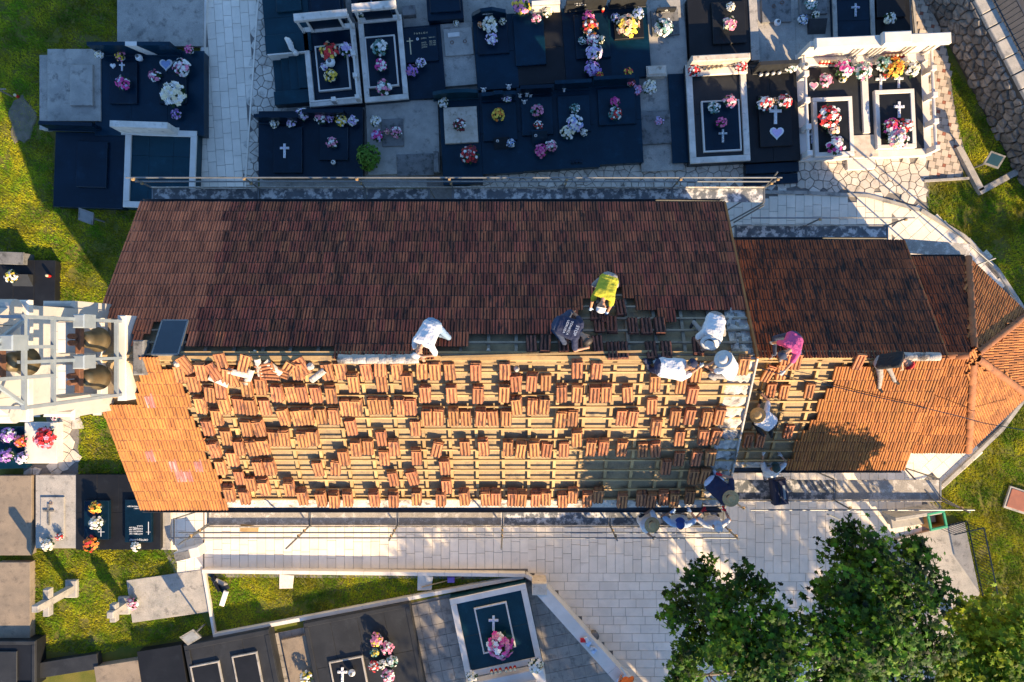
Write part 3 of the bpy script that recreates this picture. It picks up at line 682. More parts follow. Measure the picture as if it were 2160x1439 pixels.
# ---- gutters
def gutter(f, u0, u1, parent, off=-.10):
    a, b_ = f.pt(u0, off, -.08), f.pt(u1, off, -.08); b = MB(); n = 7; vs_ = []; d = (b_-a).normalized(); x = Vector((d.y,-d.x,0))
    for p in (a, b_):
        for r in (.085, .075):
            for k in range(n): t = math.pi+math.pi*k/(n-1); vs_.append(p+x*(math.cos(t)*r)+Vector((0,0,math.sin(t)*r+.02)))
    b.add(vs_, [(k,k+1,2*n+k+1,2*n+k) for k in range(n-1)]+[(n+k+1,n+k,3*n+k,3*n+k+1) for k in range(n-1)]+[(0,2*n,3*n,n),(n-1,2*n-1,4*n-1,3*n-1)])
    b.obj('gutter', MT['gutter'], parent)
gutter(FN, 0, FN.len, nave_roof); gutter(FS, 0, FS.len-.05, nave_roof); gutter(FCN, .4, FCN.len, chan_roof); gutter(FCS, .4, FCS.len, chan_roof)
for f in (FAN, FA1, FA2, FA3): gutter(f, .0, f.len, apse_roof, -.06)
# ---- skylight
us = [FN.hit(x, y)[0] for x, y in ((400,683),(322,748))]; u0, u1 = min(us)+.02, max(us)-.02; v1 = FN.h-.06; v0 = v1-.92
b = MB(); 
for a, c in (((u0,v0),(u1,v0)),((u1,v0),(u1,v1)),((u1,v1),(u0,v1)),((u0,v1),(u0,v0))): b.bar(FN.pt(*a,.0), FN.pt(*c,.0), .035, .16, FN.n)
sko = b.obj('skylight', MT['galv'], nave_roof)
b = MB(); b.add([FN.pt(u0,v0,.076),FN.pt(u1,v0,.076),FN.pt(u1,v1,.076),FN.pt(u0,v1,.076)],[(0,1,2,3)]); b.obj('pane', MT['glass'], sko)
b = MB(); b.box(-8.66,-8.40,-.78,.02,NZR-.32,NZR+.02,.03); b.obj('pebble_slab', MT['concd'], nave_roof)
# ------------------------------------------------------------------ bell gable with steel frame and three bells
bgo = empty('bell_gable', (-9.85,YR,5.9+ZO), 'white plastered bell gable with arched openings at the left church front', 'bell tower')
def arch_wall(hw, z0, z1, openings, x0, x1):
    """wall in the YZ plane with arched openings: built as piers, spandrels"""
    b = MB(); ys = [-hw]
    for cy, r, zb, zs in openings:
        b.box(x0, x1, ys[-1], cy-r, z0, z1) if cy-r-ys[-1] > .01 else None
        b.box(x0, x1, cy-r, cy+r, z0, zb) if zb > z0 else None
        n = 8
        for i in range(n):
            t0, t1 = math.pi-math.pi*i/n, math.pi-math.pi*(i+1)/n
            ya, za, yb, zb2 = cy+r*math.cos(t0), zs+r*math.sin(t0), cy+r*math.cos(t1), zs+r*math.sin(t1)
            b.add([(x0,ya,za),(x0,yb,zb2),(x0,yb,z1),(x0,ya,z1),(x1,ya,za),(x1,yb,zb2),(x1,yb,z1),(x1,ya,z1)],[(3,2,1,0),(4,5,6,7),(0,1,5,4),(2,3,7,6)])
        ys.append(cy+r)
    b.box(x0, x1, ys[-1], hw, z0, z1); return b
arch_wall(1.1, 0, 4.55, [(-.47,.35,2.35,3.65),(.47,.35,2.35,3.65)], -.45, .30).obj('lower_tier', MT['bell'], bgo)
arch_wall(.68, 4.75, 7.0, [(0,.34,4.95,6.1)], -.42, .27).obj('upper_tier', MT['bell'], bgo)
MB().box(-.50,.35,-1.2,1.2,4.55,4.70,.03).obj('cornice', MT['white'], bgo)
MB().box(-.50,.35,-.76,.76,7.0,7.16,.03).obj('cornice', MT['white'], bgo)
for sg in (-1,1):
    b = MB(); b.add([(-.40,sg*.69,4.76),(-.40,sg*1.1,4.76),(-.40,sg*1.02,5.1),(-.40,sg*.86,5.35),(-.40,sg*.69,5.9),(.25,sg*.69,4.76),(.25,sg*1.1,4.76),(.25,sg*1.02,5.1),(.25,sg*.86,5.35),(.25,sg*.69,5.9)],
        [(0,1,2,3,4),(9,8,7,6,5),(0,5,6,1),(1,6,7,2),(2,7,8,3),(3,8,9,4)]); b.obj('scroll', MT['bell'], bgo)
    b = MB(); b.tube([(-.42,sg*1.02,4.92),(.28,sg*1.02,4.92)], .18, 14); b.obj('volute', MT['bell'], bgo)
    MB().box(-.42,.28,min(sg*1.1,sg*1.27),max(sg*1.1,sg*1.27),.6,3.2,.06).obj('shoulder', MT['bell'], bgo)
MB().box(.31,.78,-.92,.92,1.6,2.16,.0).obj('platform', MT['sand'], bgo)
MB().box(.78,.98,-.98,.98,1.4,2.42,.02).obj('parapet', MT['white'], bgo)
MB().box(.31,.42,-.92,.92,2.17,2.42,.01).obj('sill', MT['white'], bgo)
bf = empty('bell_cage', (-8.98,YR,8.08+ZO), 'grey steel bell cage of posts and beams before the bell gable', 'bell cage')
def fb(a, c, w=.065, name='post', m='galvp'): MB().bar(Vector(a), Vector(c), w, w).obj(name, MT[m], bf)
for y in (.84,0,-.84): fb((0,y,0),(0,y,3.35))
for y in (.28,-.28): fb((0,y,2.55),(0,y,5.4))
for z in (.42,2.55,3.35): fb((-.002,-.88,z),(-.002,.88,z), .07, 'beam')
fb((.002,-.32,5.3),(.002,.32,5.3), .08, 'beam')
for y in (.84,0,-.84):
    for z in (.45,3.32): fb((-.06,y,z),(-.55,y,z), .06, 'tie')
fb((-.01,.80,3.3),(-.01,.32,4.1), .06, 'brace'); fb((-.01,-.80,3.3),(-.01,-.32,4.1), .06, 'brace')
for y, z in ((.80,1.55),(-.04,1.55),(.36,3.55)):
    b = MB(); b.box(-.02,.22,y-.14,y+.14,z,z+.40,.02); b.obj('motor_box', MT['galvp'], bf)
BELL = [(.02,.62),(.10,.615),(.17,.56),(.20,.42),(.215,.25),(.25,.12),(.305,.0),(.285,.0),(.235,.11),(.19,.30),(.15,.5),(.02,.56)]
for i, (y, z, s, lab) in enumerate(((.42,8.68,.92,'bronze bell in the gable opening on the dark roof side'),(-.42,8.68,.95,'bronze bell in the gable opening on the orange roof side'),(.0,10.95,.92,'bronze bell hanging highest, at the left edge of the photo'))):
    r = empty('bell', (-9.28,YR+y,z+ZO), lab, 'bell', 'bells of the bell gable')
    MB().lathe([(a*s,c*s) for a, c in BELL], n=24).obj('body', MT['bronze'], r, True)
    b = MB(); b.box(-.06,.06,-.30,.30,.66*s,.80*s,.015); b.tube([(0,0,.60*s),(0,0,.68*s)], .05, 8); b.tube([(-.05,-.07,.80*s),(-.05,-.07,1.0*s)], .06, 8); b.tube([(-.05,.07,.80*s),(-.05,.07,1.0*s)], .06, 8); b.obj('yoke', MT['rust'], r)
    MB().tube([(0,0,.5*s),(0,0,.10*s),(0,0,-.03*s)], [.015,.02,.045], 8).obj('clapper', MT['rust'], r)
# ------------------------------------------------------------------ graves
class G: pass
def grave(label, cx, cy, w, h, ang, m, z=.35, lids=(), heads=(), border=None, slabs=(1,1), name='grave', cat='grave', group=None, base=.04):
    """cx..h in photo pixels measured on the plinth top (height z); built at its real place and size"""
    t = (CZ-z)/FPX; c = P(cx, cy, z); a = R(ang); g = G(); g.z = z; g.t = t
    g.root = r = empty(name, (c.x, c.y, 0), label, cat, group, a)
    W, H = w*t/2, h*t/2; g.W, g.H = W, H
    m = MT[m] if isinstance(m, str) else m
    def loc(px, py, zz=z):
        q = P(px, py, zz); dx, dy = q.x-c.x, q.y-c.y; return dx*math.cos(a)+dy*math.sin(a), -dx*math.sin(a)+dy*math.cos(a)
    g.loc = loc
    MB().box(-W, W, -H, H, 0, z-.06, 0).obj('plinth', m, r)
    nx, ny = slabs
    for i in range(nx):
        for j in range(ny):
            x0, x1 = -W-.02+(2*W+.04)*i/nx, -W-.02+(2*W+.04)*(i+1)/nx; y0, y1 = -H-.02+(2*H+.04)*j/ny, -H-.02+(2*H+.04)*(j+1)/ny
            MB().box(x0+.002, x1-.002, y0+.002, y1-.002, z-.058, z+random.uniform(-.002,.002), .008).obj('slab', m, r)
    g.lids = []
    for l in lids:
        lx, ly, lw, lh, lm = l[:5]; hh = l[5] if len(l) > 5 else .11
        zt = z+hh; x, y = loc(lx, ly, zt); lt = (CZ-zt)/FPX; ww, hhf = lw*lt/2, lh*lt/2
        o = MB().box(x-ww, x+ww, y-hhf, y+hhf, z+.002, zt, .012).obj('lid', MT[lm], r); g.lids.append((x, y, ww, hhf, zt))
        if len(l) > 6:    # pale rim round the lid
            rw_ = .05
            for q in ((x-ww-rw_,x+ww+rw_,y+hhf+.001,y+hhf+rw_),(x-ww-rw_,x+ww+rw_,y-hhf-rw_,y-hhf-.001),(x-ww-rw_,x-ww-.001,y-hhf,y+hhf),(x+ww+.001,x+ww+rw_,y-hhf,y+hhf)):
                MB().box(*q, z+.002, zt+.015, .006).obj('rim', MT[l[6]], o)
    for hd in heads:
        hx, hy, hw, hh, hm = hd[:5]; kind = hd[5] if len(hd) > 5 else 'flat'; th = hd[6] if len(hd) > 6 else .12
        x, y = loc(hx, hy, z); ww = hw*t/2; zz = z+.004
        if kind == 'flat': prof = [(-ww,0),(ww,0),(ww,hh),(-ww,hh)]
        elif kind == 'arch': prof = [(-ww,0),(ww,0),(ww,hh*.75),(ww*.6,hh*.93),(0,hh),(-ww*.6,hh*.93),(-ww,hh*.75)]
        elif kind == 'wave': prof = [(-ww,0),(ww,0),(ww,hh*.85),(ww*.35,hh*.85),(ww*.25,hh),(-ww*.25,hh),(-ww*.35,hh*.85),(-ww,hh*.85)]
        else: prof = [(-ww,0),(ww,0),(ww,hh*.6),(ww*.2,hh),(-ww*.5,hh*.9),(-ww,hh*.5)]
        n = len(prof); b = MB()
        b.add([(x+p, y-th/2, zz+q) for p, q in prof]+[(x+p, y+th/2, zz+q) for p, q in prof], [tuple(range(n)), tuple(range(2*n-1,n-1,-1))]+[(i,n+i,n+(i+1)%n,(i+1)%n) for i in range(n)])
        g.head = b.obj('headstone', MT[hm], r); MB().box(x-ww-.03, x+ww+.03, y-th/2-.05, y+th/2+.05, z+.002, z+.05, .01).obj('headstone_foot', MT[hm], r)
        g.hp = (x, y-th/2, zz, ww, hh)
    if border:
        bw, bh, bm = border
        for q in ((-W,W,H-bw,H),(-W,W,-H,-H+bw),(-W,-W+bw,-H+bw+.002,H-bw-.002),(W-bw,W,-H+bw+.002,H-bw-.002)):
            MB().box(*q, z+.002, z+bh, .012).obj('border_stone', MT[bm], r)
    return g
def words(parent, text, x, y, z, size, m, rot=(0,0,0), align='LEFT', name='lettering'):
    cu = bpy.data.curves.new(name, 'FONT'); cu.body = text; cu.size = size; cu.extrude = .0015; cu.align_x = align; cu.space_line = 1.15
    cu.materials.append(MT[m]); o = bpy.data.objects.new(name, cu); COL.objects.link(o); o.parent = parent; o.location = (x,y,z); o.rotation_euler = rot; return o
def medallion(parent, x, y, z, r=.045, rot=(0,0,0)):
    o = MB().lathe([(r,0),(r,.006),(r*.7,.008),(.001,.008)], n=14).obj('portrait_medallion', MT['whitep'], parent); o.location = (x,y,z); o.rotation_euler = rot
    o2 = MB().lathe([(r*.6,.0082),(r*.6,.010),(.001,.010)], n=12).obj('portrait', MT['concd'], o); return o
def ring(parent, x, y, z, r=.055):
    b = MB(); b.tube([(math.cos(t)*r, math.sin(t)*r, .012) for t in [2*math.pi*k/12 for k in range(13)]], .009, 5, cap=False); o = b.obj('lifting_ring', MT['rust'], parent); o.location = (x,y,z)
def shelf_text(g, n=3, m='whitep'):
    x, y, zz, ww, hh = g.hp
    words(g.root, '\n'.join(['I I I I I'][:1]), x, y-.004, zz+hh*.6, .07, m, (R(90),0,0), 'CENTER') if n else None
# --- left group
grave('grey concrete grave with a small slab and two iron rings', 156, 180, 110, 150, 0, 'conc', .5, [(171,180,48,86,'conc',.10)], [])
g = tag
gg = grave('large blue-black double grave with a white panel in its headstone', 315, 197, 228, 176, 0, 'blue', .45, [(260,175,57,88,'black'),(364,188,57,62,'black')], [(297,113,170,.75,'blue')], slabs=(3,1))
x, y, zz, ww, hh = gg.hp
b = MB(); b.add([(x-.10,y-.012,zz+hh+.004),(x+.28,y-.012,zz+hh+.004),(x+.62,y-.012,zz),(x+.24,y-.012,zz)],[(0,3,2,1)]); b.add([(x-.10,y-.012,zz+hh+.004),(x+.28,y-.012,zz+hh+.004),(x+.28,y+.125,zz+hh+.004),(x-.10,y+.125,zz+hh+.004)],[(0,1,2,3)]); b.obj('white_panel', MT['white'], gg.root)
grave('low black grave with one lid beside the white framed grave', 188, 360, 145, 156, -2, 'black', .4, [(193,347,64,97,'black',.10)], [(160,272,110,.55,'black')])
g4 = grave('white framed grave of teal slabs with a carved relief headstone', 339, 358, 150, 165, -2, 'teal', .42, [], [(318,278,118,.75,'whited','flat',.20)], border=(.2,.07,'white'), slabs=(3,3))
grave('plain grey concrete grave slab at the top beside the pale path', 338, 42, 180, 110, 0, 'conc', .18, slabs=(1,1))
grave('stepped concrete kerb left of the grey grave', 92, 195, 16, 155, 0, 'conc', .28)
# --- top row
gA = grave('teal grave at the top beside the crazy paving', 604, 36, 94, 108, 5, 'teal', .45, [(608,4,52,40,'teal')], slabs=(1,2))
st = empty('granite_steps', P(612,160), 'dark teal granite steps beside the white colonnade tomb', 'steps', rz=R(5))
for i in range(4):
    w_ = .36; MB().box(-.52+.30*i, -.52+.30*i+(.32 if i < 3 else .55), -.62, .55, 0, .10+.10*i, .01).obj('step', MT['teal'], st)
MB().box(-.60,.95,.57,1.20,0,.50,.01).obj('landing', MT['teal'], st); MB().box(-.55,.75,.52,.565,0,.52,.005).obj('riser', MT['white'], st); MB().box(-.5,.95,-1.1,-.64,0,.36,.01).obj('landing', MT['teal'], st)
grave('black grave at the top edge left of the white lanterns', 688, 14, 72, 62, 5, 'black', .45, [(686,4,62,42,'black')])
grave('black grave behind the white tomb with a blue glass cross', 786, 6, 88, 48, 5, 'black', .45, [(782,-18,60,36,'black')])
def temple(label, cx, cy, w, h, ang, lid, cols, rail):
    g = grave(label, cx, cy, w, h, ang, 'black', .40, [(lid[0],lid[1],lid[2],lid[3],'black',.10,'white')], border=(.17,.10,'whited'), name='tomb', cat='tomb', slabs=(1,2))
    W, H, z, r = g.W, g.H, g.z, g.root
    for x in cols: MB().lathe([(.055,0),(.05,.05),(.042,.1),(.038,.78),(.05,.84),(.06,.879)], (x*W,H-.16,z+.10), 10).obj('column', MT['whited'], r, True)
    MB().box(-W+.02, W-.02, H-.26, H-.02, z+.98, z+1.12, .02).obj('lintel', MT['whited'], r)
    MB().box(-W*.62, W*.62, H-.10, H-.02, z+.1, z+.975, .01).obj('back_slab', MT['black'], r)
    if rail:
        for k in range(3): MB().box(W-.16, W-.01, -H+.02+k*.72, -H+.17+k*.72, z+.10, z+.42, .015).obj('rail_post', MT['white'], r)
        MB().tube([(W-.085,-H+.1,z+.33),(W-.085,H-.5,z+.33)], .035, 8).obj('rail', MT['white'], r)
        MB().tube([(W-.1,-H+.085,z+.33),(-W+.1,-H+.085,z+.33)], .035, 8).obj('rail', MT['white'], r); MB().box(-.07,.07,-H+.01,-H+.16,z+.10,z+.42,.015).obj('rail_post', MT['white'], r)
    return g
temple('white tomb with four columns, a lintel and a stone rail on its right', 702, 140, 110, 168, 5.5, (702,143,62,90), (-.95,-.6,.6,.95), True)
temple('white tomb with a plain lintel and a pale frame round black slabs', 809, 126, 92, 178, 5, (805,130,58,102), (-.9,.9), False)
gp_ = grave('black slab grave with gold lettering, a gold cross and a portrait', 891, 132, 86, 152, 5, 'black', .30, [(888,95,70,72,'black',.10)])
lx, ly, lw, lh, lz = gp_.lids[0]; lz += .002
words(gp_.root, 'PARLOV', lx+.03, ly+.36, lz, .085, 'gold', align='CENTER').data.space_character = 1.7
words(gp_.root, 'JURKA\n\nANTE\nANICA\nJURKA', lx+.02, ly+.19, lz, .065, 'gold')
words(gp_.root, '1889-1971\n\n1930-1968\n1920-1975\n1919-1982', lx+.27, ly+.20, lz, .055, 'gold')
b = MB(); b.box(lx-.38,lx-.345,ly-.30,ly+.26,lz,lz+.004); b.box(lx-.47,lx-.26,ly+.14,ly+.17,lz+.001,lz+.005); b.obj('gold_cross', MT['gold'], gp_.root); medallion(gp_.root, lx-.10, ly+.20, lz)
gc = grave('concrete grave with a rough square lid and two rings, top centre', 966, 115, 68, 130, 5, 'conc', .22, [(967,88,60,58,'conc',.08)])
for dx in (-.22,.22): ring(gc.root, gc.lids[0][0]+dx, gc.lids[0][1]-.02, gc.lids[0][4])
MB().box(-.28,.12,.55,.70,.302,.34,.01).obj('name_plate', MT['white'], gc.root)
grave('concrete marker stone between the tombs at the top', 862, 22, 26, 18, 5, 'concd', .30, name='grave_marker')
grave('black grave with a wide lid cut by the top edge', 938, 8, 74, 66, 4, 'black', .50, [(938,0,64,50,'black',.12)])
def row(label, cx, cy, w, h, ang, m, lid, lm, head, **k):
    return grave(label, cx, cy, w, h, ang, m, k.pop('z',.38), [(*lid, lm)] if lid else [], [head] if head else [], **k)
r1 = row('dark grave with a wave-shaped headstone and white bouquets at the top', 1046, 110, 86, 155, 4, 'blue', (1040,80,64,68), 'black', (1032,38,70,.62,'blue','slope'), slabs=(1,2))
words(r1.root, 'GRBESIN', r1.hp[0]-.05, r1.hp[1]-.004, r1.hp[2]+.36, .09, 'whitep', (R(90),0,0), 'CENTER')
row('dark grave with a tall polished slab reaching its headstone shelf', 1138, 102, 100, 150, 4, 'blackm', (1117,84,64,108), 'blue', (1150,22,58,.55,'white','flat'), slabs=(1,2))
r1 = row('black grave stacked with bouquets below a grey inscribed headstone', 1238, 92, 96, 152, 4, 'black', (1249,76,72,94), 'black', (1234,18,84,.7,'grey','flat'))
words(r1.root, 'I R I C\n  A N T E', r1.hp[0]-.4, r1.hp[1]-.004, r1.hp[2]+.45, .10, 'whitep', (R(90),0,0))
row('dark grave with a large peach bouquet and a grey headstone', 1326, 88, 84, 150, 4, 'blue', (1326,54,62,56), 'blackm', (1322,12,76,.55,'grey','flat'))
gq = grave('concrete grave with a pale inscribed plaque and white flowers', 1408, 82, 76, 160, 4, 'conc', .20, [(1403,48,58,54,'concd',.08)], [(1402,28,40,.35,'grey','flat',.06)])
medallion(gq.root, gq.hp[0], gq.hp[1]-.002, gq.hp[2]+.24, .05, (R(90),0,0)); words(gq.root, 'IVAN MILE', gq.hp[0], gq.hp[1]-.003, gq.hp[2]+.10, .06, 'whitep', (R(90),0,0), 'CENTER')
row('black grave with one lid and a pink bouquet, upper right', 1520, 62, 132, 140, 3, 'blackm', (1538,48,70,88), 'blackm', None, slabs=(2,1))
MB().box(-.14,.14,-1.1,1.1,0,.42,.01).obj('kerb', MT['conc'], grave('narrow concrete kerb grave beside the upper right black grave', 1590, 60, 14, 135, 3, 'conc', .38).root)
gw = grave('wide concrete grave with two lids and a slanted plaque', 1678, 62, 160, 132, 2, 'conc', .25, [(1638,22,62,50,'concd'),(1716,12,58,36,'concd')], slabs=(2,1))
for px, py in ((1632,14),(1650,6)): ring(gw.root, *gw.loc(px,py,.36), .362)
b = MB(); x, y = gw.loc(1723,58,.3); b.add([(x-.30,y-.22,.255),(x+.30,y-.22,.255),(x+.30,y+.22,.46),(x-.30,y+.22,.46),(x-.30,y+.22,.255),(x+.30,y+.22,.255)],[(0,1,2,3),(0,3,4),(1,5,2),(3,2,5,4)]); b.obj('slanted_plaque', MT['grey'], gw.root)
grave('black grave in a pale stone frame at the top right', 1800, 44, 88, 108, 2, 'black', .4, border=(.14,.06,'conc'), slabs=(1,2))
grave('plain black grave with white flowers beside the patterned path', 1884, 42, 70, 98, 2, 'blackm', .35, [(1880,16,60,40,'blackm')])
# --- second row
gx = row('black grave with a white flower cross on its lid', 598, 305, 104, 138, 0, 'black', (607,316,60,98), 'black', (594,256,92,.55,'black','flat'))
row('black grave with a pink posy in the middle of its lid', 706, 300, 116, 146, 0, 'black', (704,303,60,70), 'black', (690,246,86,.55,'black','flat'))
gk = grave('old concrete grave by the bright green shrub', 850, 290, 150, 152, 2, 'conc', .20, [(828,280,46,58,'concd',.06),(876,348,78,46,'concd',.06)])
MB().box(*(lambda q: (q[0]-.08,q[0]+.08,q[1]-.36,q[1]+.36))(gk.loc(920,343,.4)), .2, .5, .02).obj('pebble_pillar', MT['concd'], gk.root)
gb_ = row('dark grave with a beige lid and arched headstone', 972, 290, 82, 196, 3, 'blue', (972,264,70,76), 'beige', (962,206,92,.62,'teal','arch'), slabs=(1,2))
row('blue-black grave with a yellow bouquet and carved headstone', 1057, 280, 84, 170, 3, 'blue', (1054,257,72,80), 'blue', (1052,209,70,.6,'blue','wave'), slabs=(1,2))
row('blue-black grave crowded with white figurines at its headstone', 1137, 272, 84, 174, 3, 'blue', (1133,245,66,80), 'blue', (1130,196,66,.55,'black','flat'), slabs=(1,2))
gr4 = row('blue-black grave with lilac flowers and three black cups', 1215, 265, 90, 178, 3, 'blue', (1211,240,68,76), 'blue', (1206,186,76,.58,'blue','flat'), slabs=(1,2))
x, y = gr4.loc(1216,342,.4); b = MB(); b.box(x-.2,x+.2,y-.07,y+.07,.382,.42,.01); [b.lathe([(.05,0),(.055,.07),(.03,.07)], (x+d,y,.42), 10) for d in (-.12,0,.12)]; b.obj('cup_tray', MT['black'], gr4.root)
row('blue-black grave with a magenta posy, last of the dark row', 1302, 255, 100, 180, 3, 'blue', (1301,225,78,76), 'blue', (1290,178,84,.6,'blue','flat'), slabs=(1,2))
grave('mossy concrete grave with a rough dark lid at the end of the row', 1393, 262, 88, 196, 3, 'conc', .15, [(1384,269,62,70,'concd',.12)])
MB().box(-.3,.3,-.13,.13,0,.55,.02).obj('top_stone', MT['beige'], grave('pale weathered grave marker block catching the sun', 1385, 150, 40, 20, 3, 'beige', .5, name='grave_marker').root)
grave('narrow dark slab between the concrete grave and the framed tomb', 1433, 250, 36, 186, 3, 'blue', .25)
# --- right front row
gf = grave('weathered white framed tomb with jars on its headstone shelf', 1513, 240, 126, 208, 3, 'grey', .45, [(1522,266,74,102,'black',.10,'white')], border=(.20,.10,'whited'), slabs=(1,2), name='tomb', cat='tomb')
W, H, z = gf.W, gf.H, gf.z
MB().box(-W+.05,W-.05,H-.16,H+.05,z+.1,z+.72,.03).obj('headstone', MT['beige'], gf.root); MB().box(-W-.02,W+.02,H-.42,H-.17,z+.1,z+.2,.02).obj('shelf', MT['white'], gf.root)
gh = row('black grave with a large flower cross and a white heart', 1627, 240, 112, 200, 3, 'blackm', (1636,255,68,108), 'blackm', (1628,150,80,.7,'grey','flat'), slabs=(2,1), z=.45)
for i in range(2): MB().box(-.9,.9,-gh.H-.36*(i+1),-gh.H-.36*i-.03,0,.30-.13*i,.01).obj('step', MT['black'], gh.root)
gd = grave('wide white double monument with stone railings, columns and red candles', 1822, 222, 276, 222, 2.5, 'white', .35, [], name='monument', cat='monument')
W, H, z, r = gd.W, gd.H, gd.z, gd.root
MB().box(-W+.25,-.08,-H+.22,H-.45,z+.002,z+.03,0).obj('black_slab', MT['grey'], r); MB().box(.14,W-.25,-H+.22,H-.45,z+.002,z+.03,0).obj('black_slab', MT['grey'], r)
for (px, py, w_, h_) in ((1757,268,64,104),(1888,252,64,104)):
    x, y = gd.loc(px, py, .5); ww, hh = w_*.0163/2, h_*.0163/2
    o = MB().box(x-ww,x+ww,y-hh,y+hh,z+.03,z+.17,.01).obj('lid', MT['blackm'], r)
    for q in ((x-ww-.14,x+ww+.14,y+hh+.001,y+hh+.14),(x-ww-.14,x+ww+.14,y-hh-.14,y-hh-.001),(x-ww-.14,x-ww-.001,y-hh,y+hh),(x+ww+.001,x+ww+.14,y-hh,y+hh)): MB().box(*q, z+.03, z+.20, .012).obj('rim', MT['white'], o)
MB().box(-.10,.12,-H+.8,H-.45,z+.002,z+.12,.01).obj('divider', MT['white'], r)
MB().box(-W+.1,W-.1,H-.45,H-.18,z+.002,z+.22,.015).obj('shelf', MT['white'], r); MB().box(-W,W,H-.17,H,z+.002,z+1.1,.015).obj('back_wall', MT['white'], r)
MB().box(-W+.1,W+.02,H-.32,H+.03,z+1.10,z+1.27,.03).obj('lintel', MT['white'], r); MB().box(-.05,.85,H-.36,H+.05,z+1.272,z+1.47,.04).obj('lintel_block', MT['white'], r)
for x in (-.55,-.42,.05,.18,.31,1.15,1.28,1.9): MB().lathe([(.05,0),(.035,.06),(.032,.8),(.05,.86)], (x,H-.26,z+.222), 8).obj('column', MT['white'], r, True)
for sg in (-1,1):
    for k in range(4): MB().box(sg*(W-.10)-.09, sg*(W-.10)+.09, -H+.02+k*.88, -H+.20+k*.88, z+.002, z+.52, .02).obj('rail_post', MT['white'], r)
    MB().tube([(sg*(W-.10),-H+.1,z+.40),(sg*(W-.10),H-.2,z+.40)], .05, 8).obj('rail', MT['white'], r)
MB().box(-.55,.40,-H-.35,-H-.002,0,.16,.01).obj('step', MT['white'], r); MB().box(-.55,.40,-H+.002,-H+.75,z+.002,z+.06,.01).obj('step', MT['beige'], r)
# --- west side
gl = grave('dark slab grave cut by the left edge beside the lit lawn', 50, 604, 130, 108, -1, 'blackm', .32, [], [], slabs=(3,1))
x, y = gl.loc(48,592,.34); b = MB(); b.add([(x-.34,y-.2,.325),(x+.34,y-.2,.325),(x+.34,y+.18,.60),(x-.34,y+.18,.60),(x-.34,y+.2,.325),(x+.34,y+.2,.325)],[(0,1,2,3),(0,3,4),(1,5,2),(3,2,5,4)]); b.obj('slanted_plaque', MT['grey'], gl.root)
grave('dark stone block grave cut by the left edge above the slab', 18, 545, 60, 24, -2, 'concd', .55)
grave('white slab grave covered with a red bouquet below the bell gable', 86, 935, 66, 84, 0, 'white', .38)
grave('low grave heaped with purple flowers at the left edge', 20, 945, 68, 86, 2, 'blue', .30)
fl = sheet('flagged_path', gp([(95,870),(168,872),(165,1002),(50,1002),(50,980),(118,980)]), .008, MT['joint']); flags(fl, gp([(98,872),(164,872),(160,998),(60,998),(60,984),(118,984)]), .32, 9)
grave('sandy concrete grave slab at the left edge', 30, 1088, 70, 166, 0, 'sand', .30)
gcn = grave('grey concrete grave with a small iron cross on its slab', 118, 1080, 84, 152, 0, 'conc', .28, [(110,1093,50,88,'conc',.04)])
x, y = gcn.loc(103,1082,.33); b = MB(); b.box(x-.03,x+.03,y-.42,y+.30,.322,.36); b.box(x-.18,x+.18,y+.04,y+.10,.323,.361); b.obj('iron_cross', MT['concd'], gcn.root); ring(gcn.root, *gcn.loc(108,1062,.33), .33, .045)
g5 = grave('black grave with yellow and white bouquets on a raised lid', 205, 1081, 88, 156, 0, 'blackm', .30, [(203,1098,52,82,'black',.14)], slabs=(2,2))
lx, ly, lw, lh, lz = g5.lids[0]; b = MB(); b.box(lx+.15,lx+.17,ly-.55,ly-.05,lz+.002,lz+.005); b.box(lx+.06,lx+.28,ly-.40,ly-.385,lz+.003,lz+.006); b.obj('engraved_cross', MT['whitep'], g5.root)
g6 = grave('black grave with upside-down white lettering beside the orange eave', 294, 1081, 88, 156, 0, 'blackm', .30, [(291,1100,56,90,'black',.14)], slabs=(2,2))
lx, ly, lw, lh, lz = g6.lids[0]; lz += .002
words(g6.root, 'OBITELJ GAVRIC', lx+.34, ly-.60, lz, .085, 'whitep', (0,0,math.pi)); words(g6.root, 'ANTON\nMARA\nMARIJAN\nLUCA', lx+.16, ly-.40, lz, .075, 'whitep', (0,0,math.pi)); words(g6.root, '1901 1987\n1911 1992\n1933 1998\n1938 2004', lx-.04, ly-.40, lz, .06, 'whitep', (0,0,math.pi))
words(g6.root, 'POCIVALI U MIRU\nPOCIVALI U MIRU BOZJEM', lx+.34, ly+.45, lz, .06, 'whitep', (0,0,math.pi)); b = MB(); b.box(lx+.345,lx+.365,ly-.45,ly-.02,lz,lz+.004); b.box(lx+.28,lx+.43,ly-.37,ly-.36,lz+.001,lz+.005); b.obj('engraved_cross', MT['whitep'], g6.root)
grave('low concrete edge stone under the corner of the eave', 348, 1110, 20, 98, 0, 'conc', .12, name='edge_stone', cat='kerb')
grave('sandy concrete grave slab in the lower left corner', 28, 1272, 68, 168, 0, 'sand', .30)
grave('long gravel grave bed between the stone crosses and the wedge', 356, 1258, 166, 88, 8, 'conc', .05)
grave('black framed grave in the bottom left corner', 30, 1400, 92, 96, 0, 'blackm', .5, [(10,1410,50,70,'grey',.06)], border=(.12,.05,'grey'))
grave('sandy concrete grave slab at the bottom left', 248, 1424, 92, 46, 9, 'sand', .35)
grave('small black grave at the bottom beside the sandy slab', 342, 1412, 92, 86, 9, 'blackm', .4)
grave('broken blue-grey stone block spotted with lichen', 142, 1406, 126, 30, 9, 'grey', .30, name='stone_block', cat='stone')
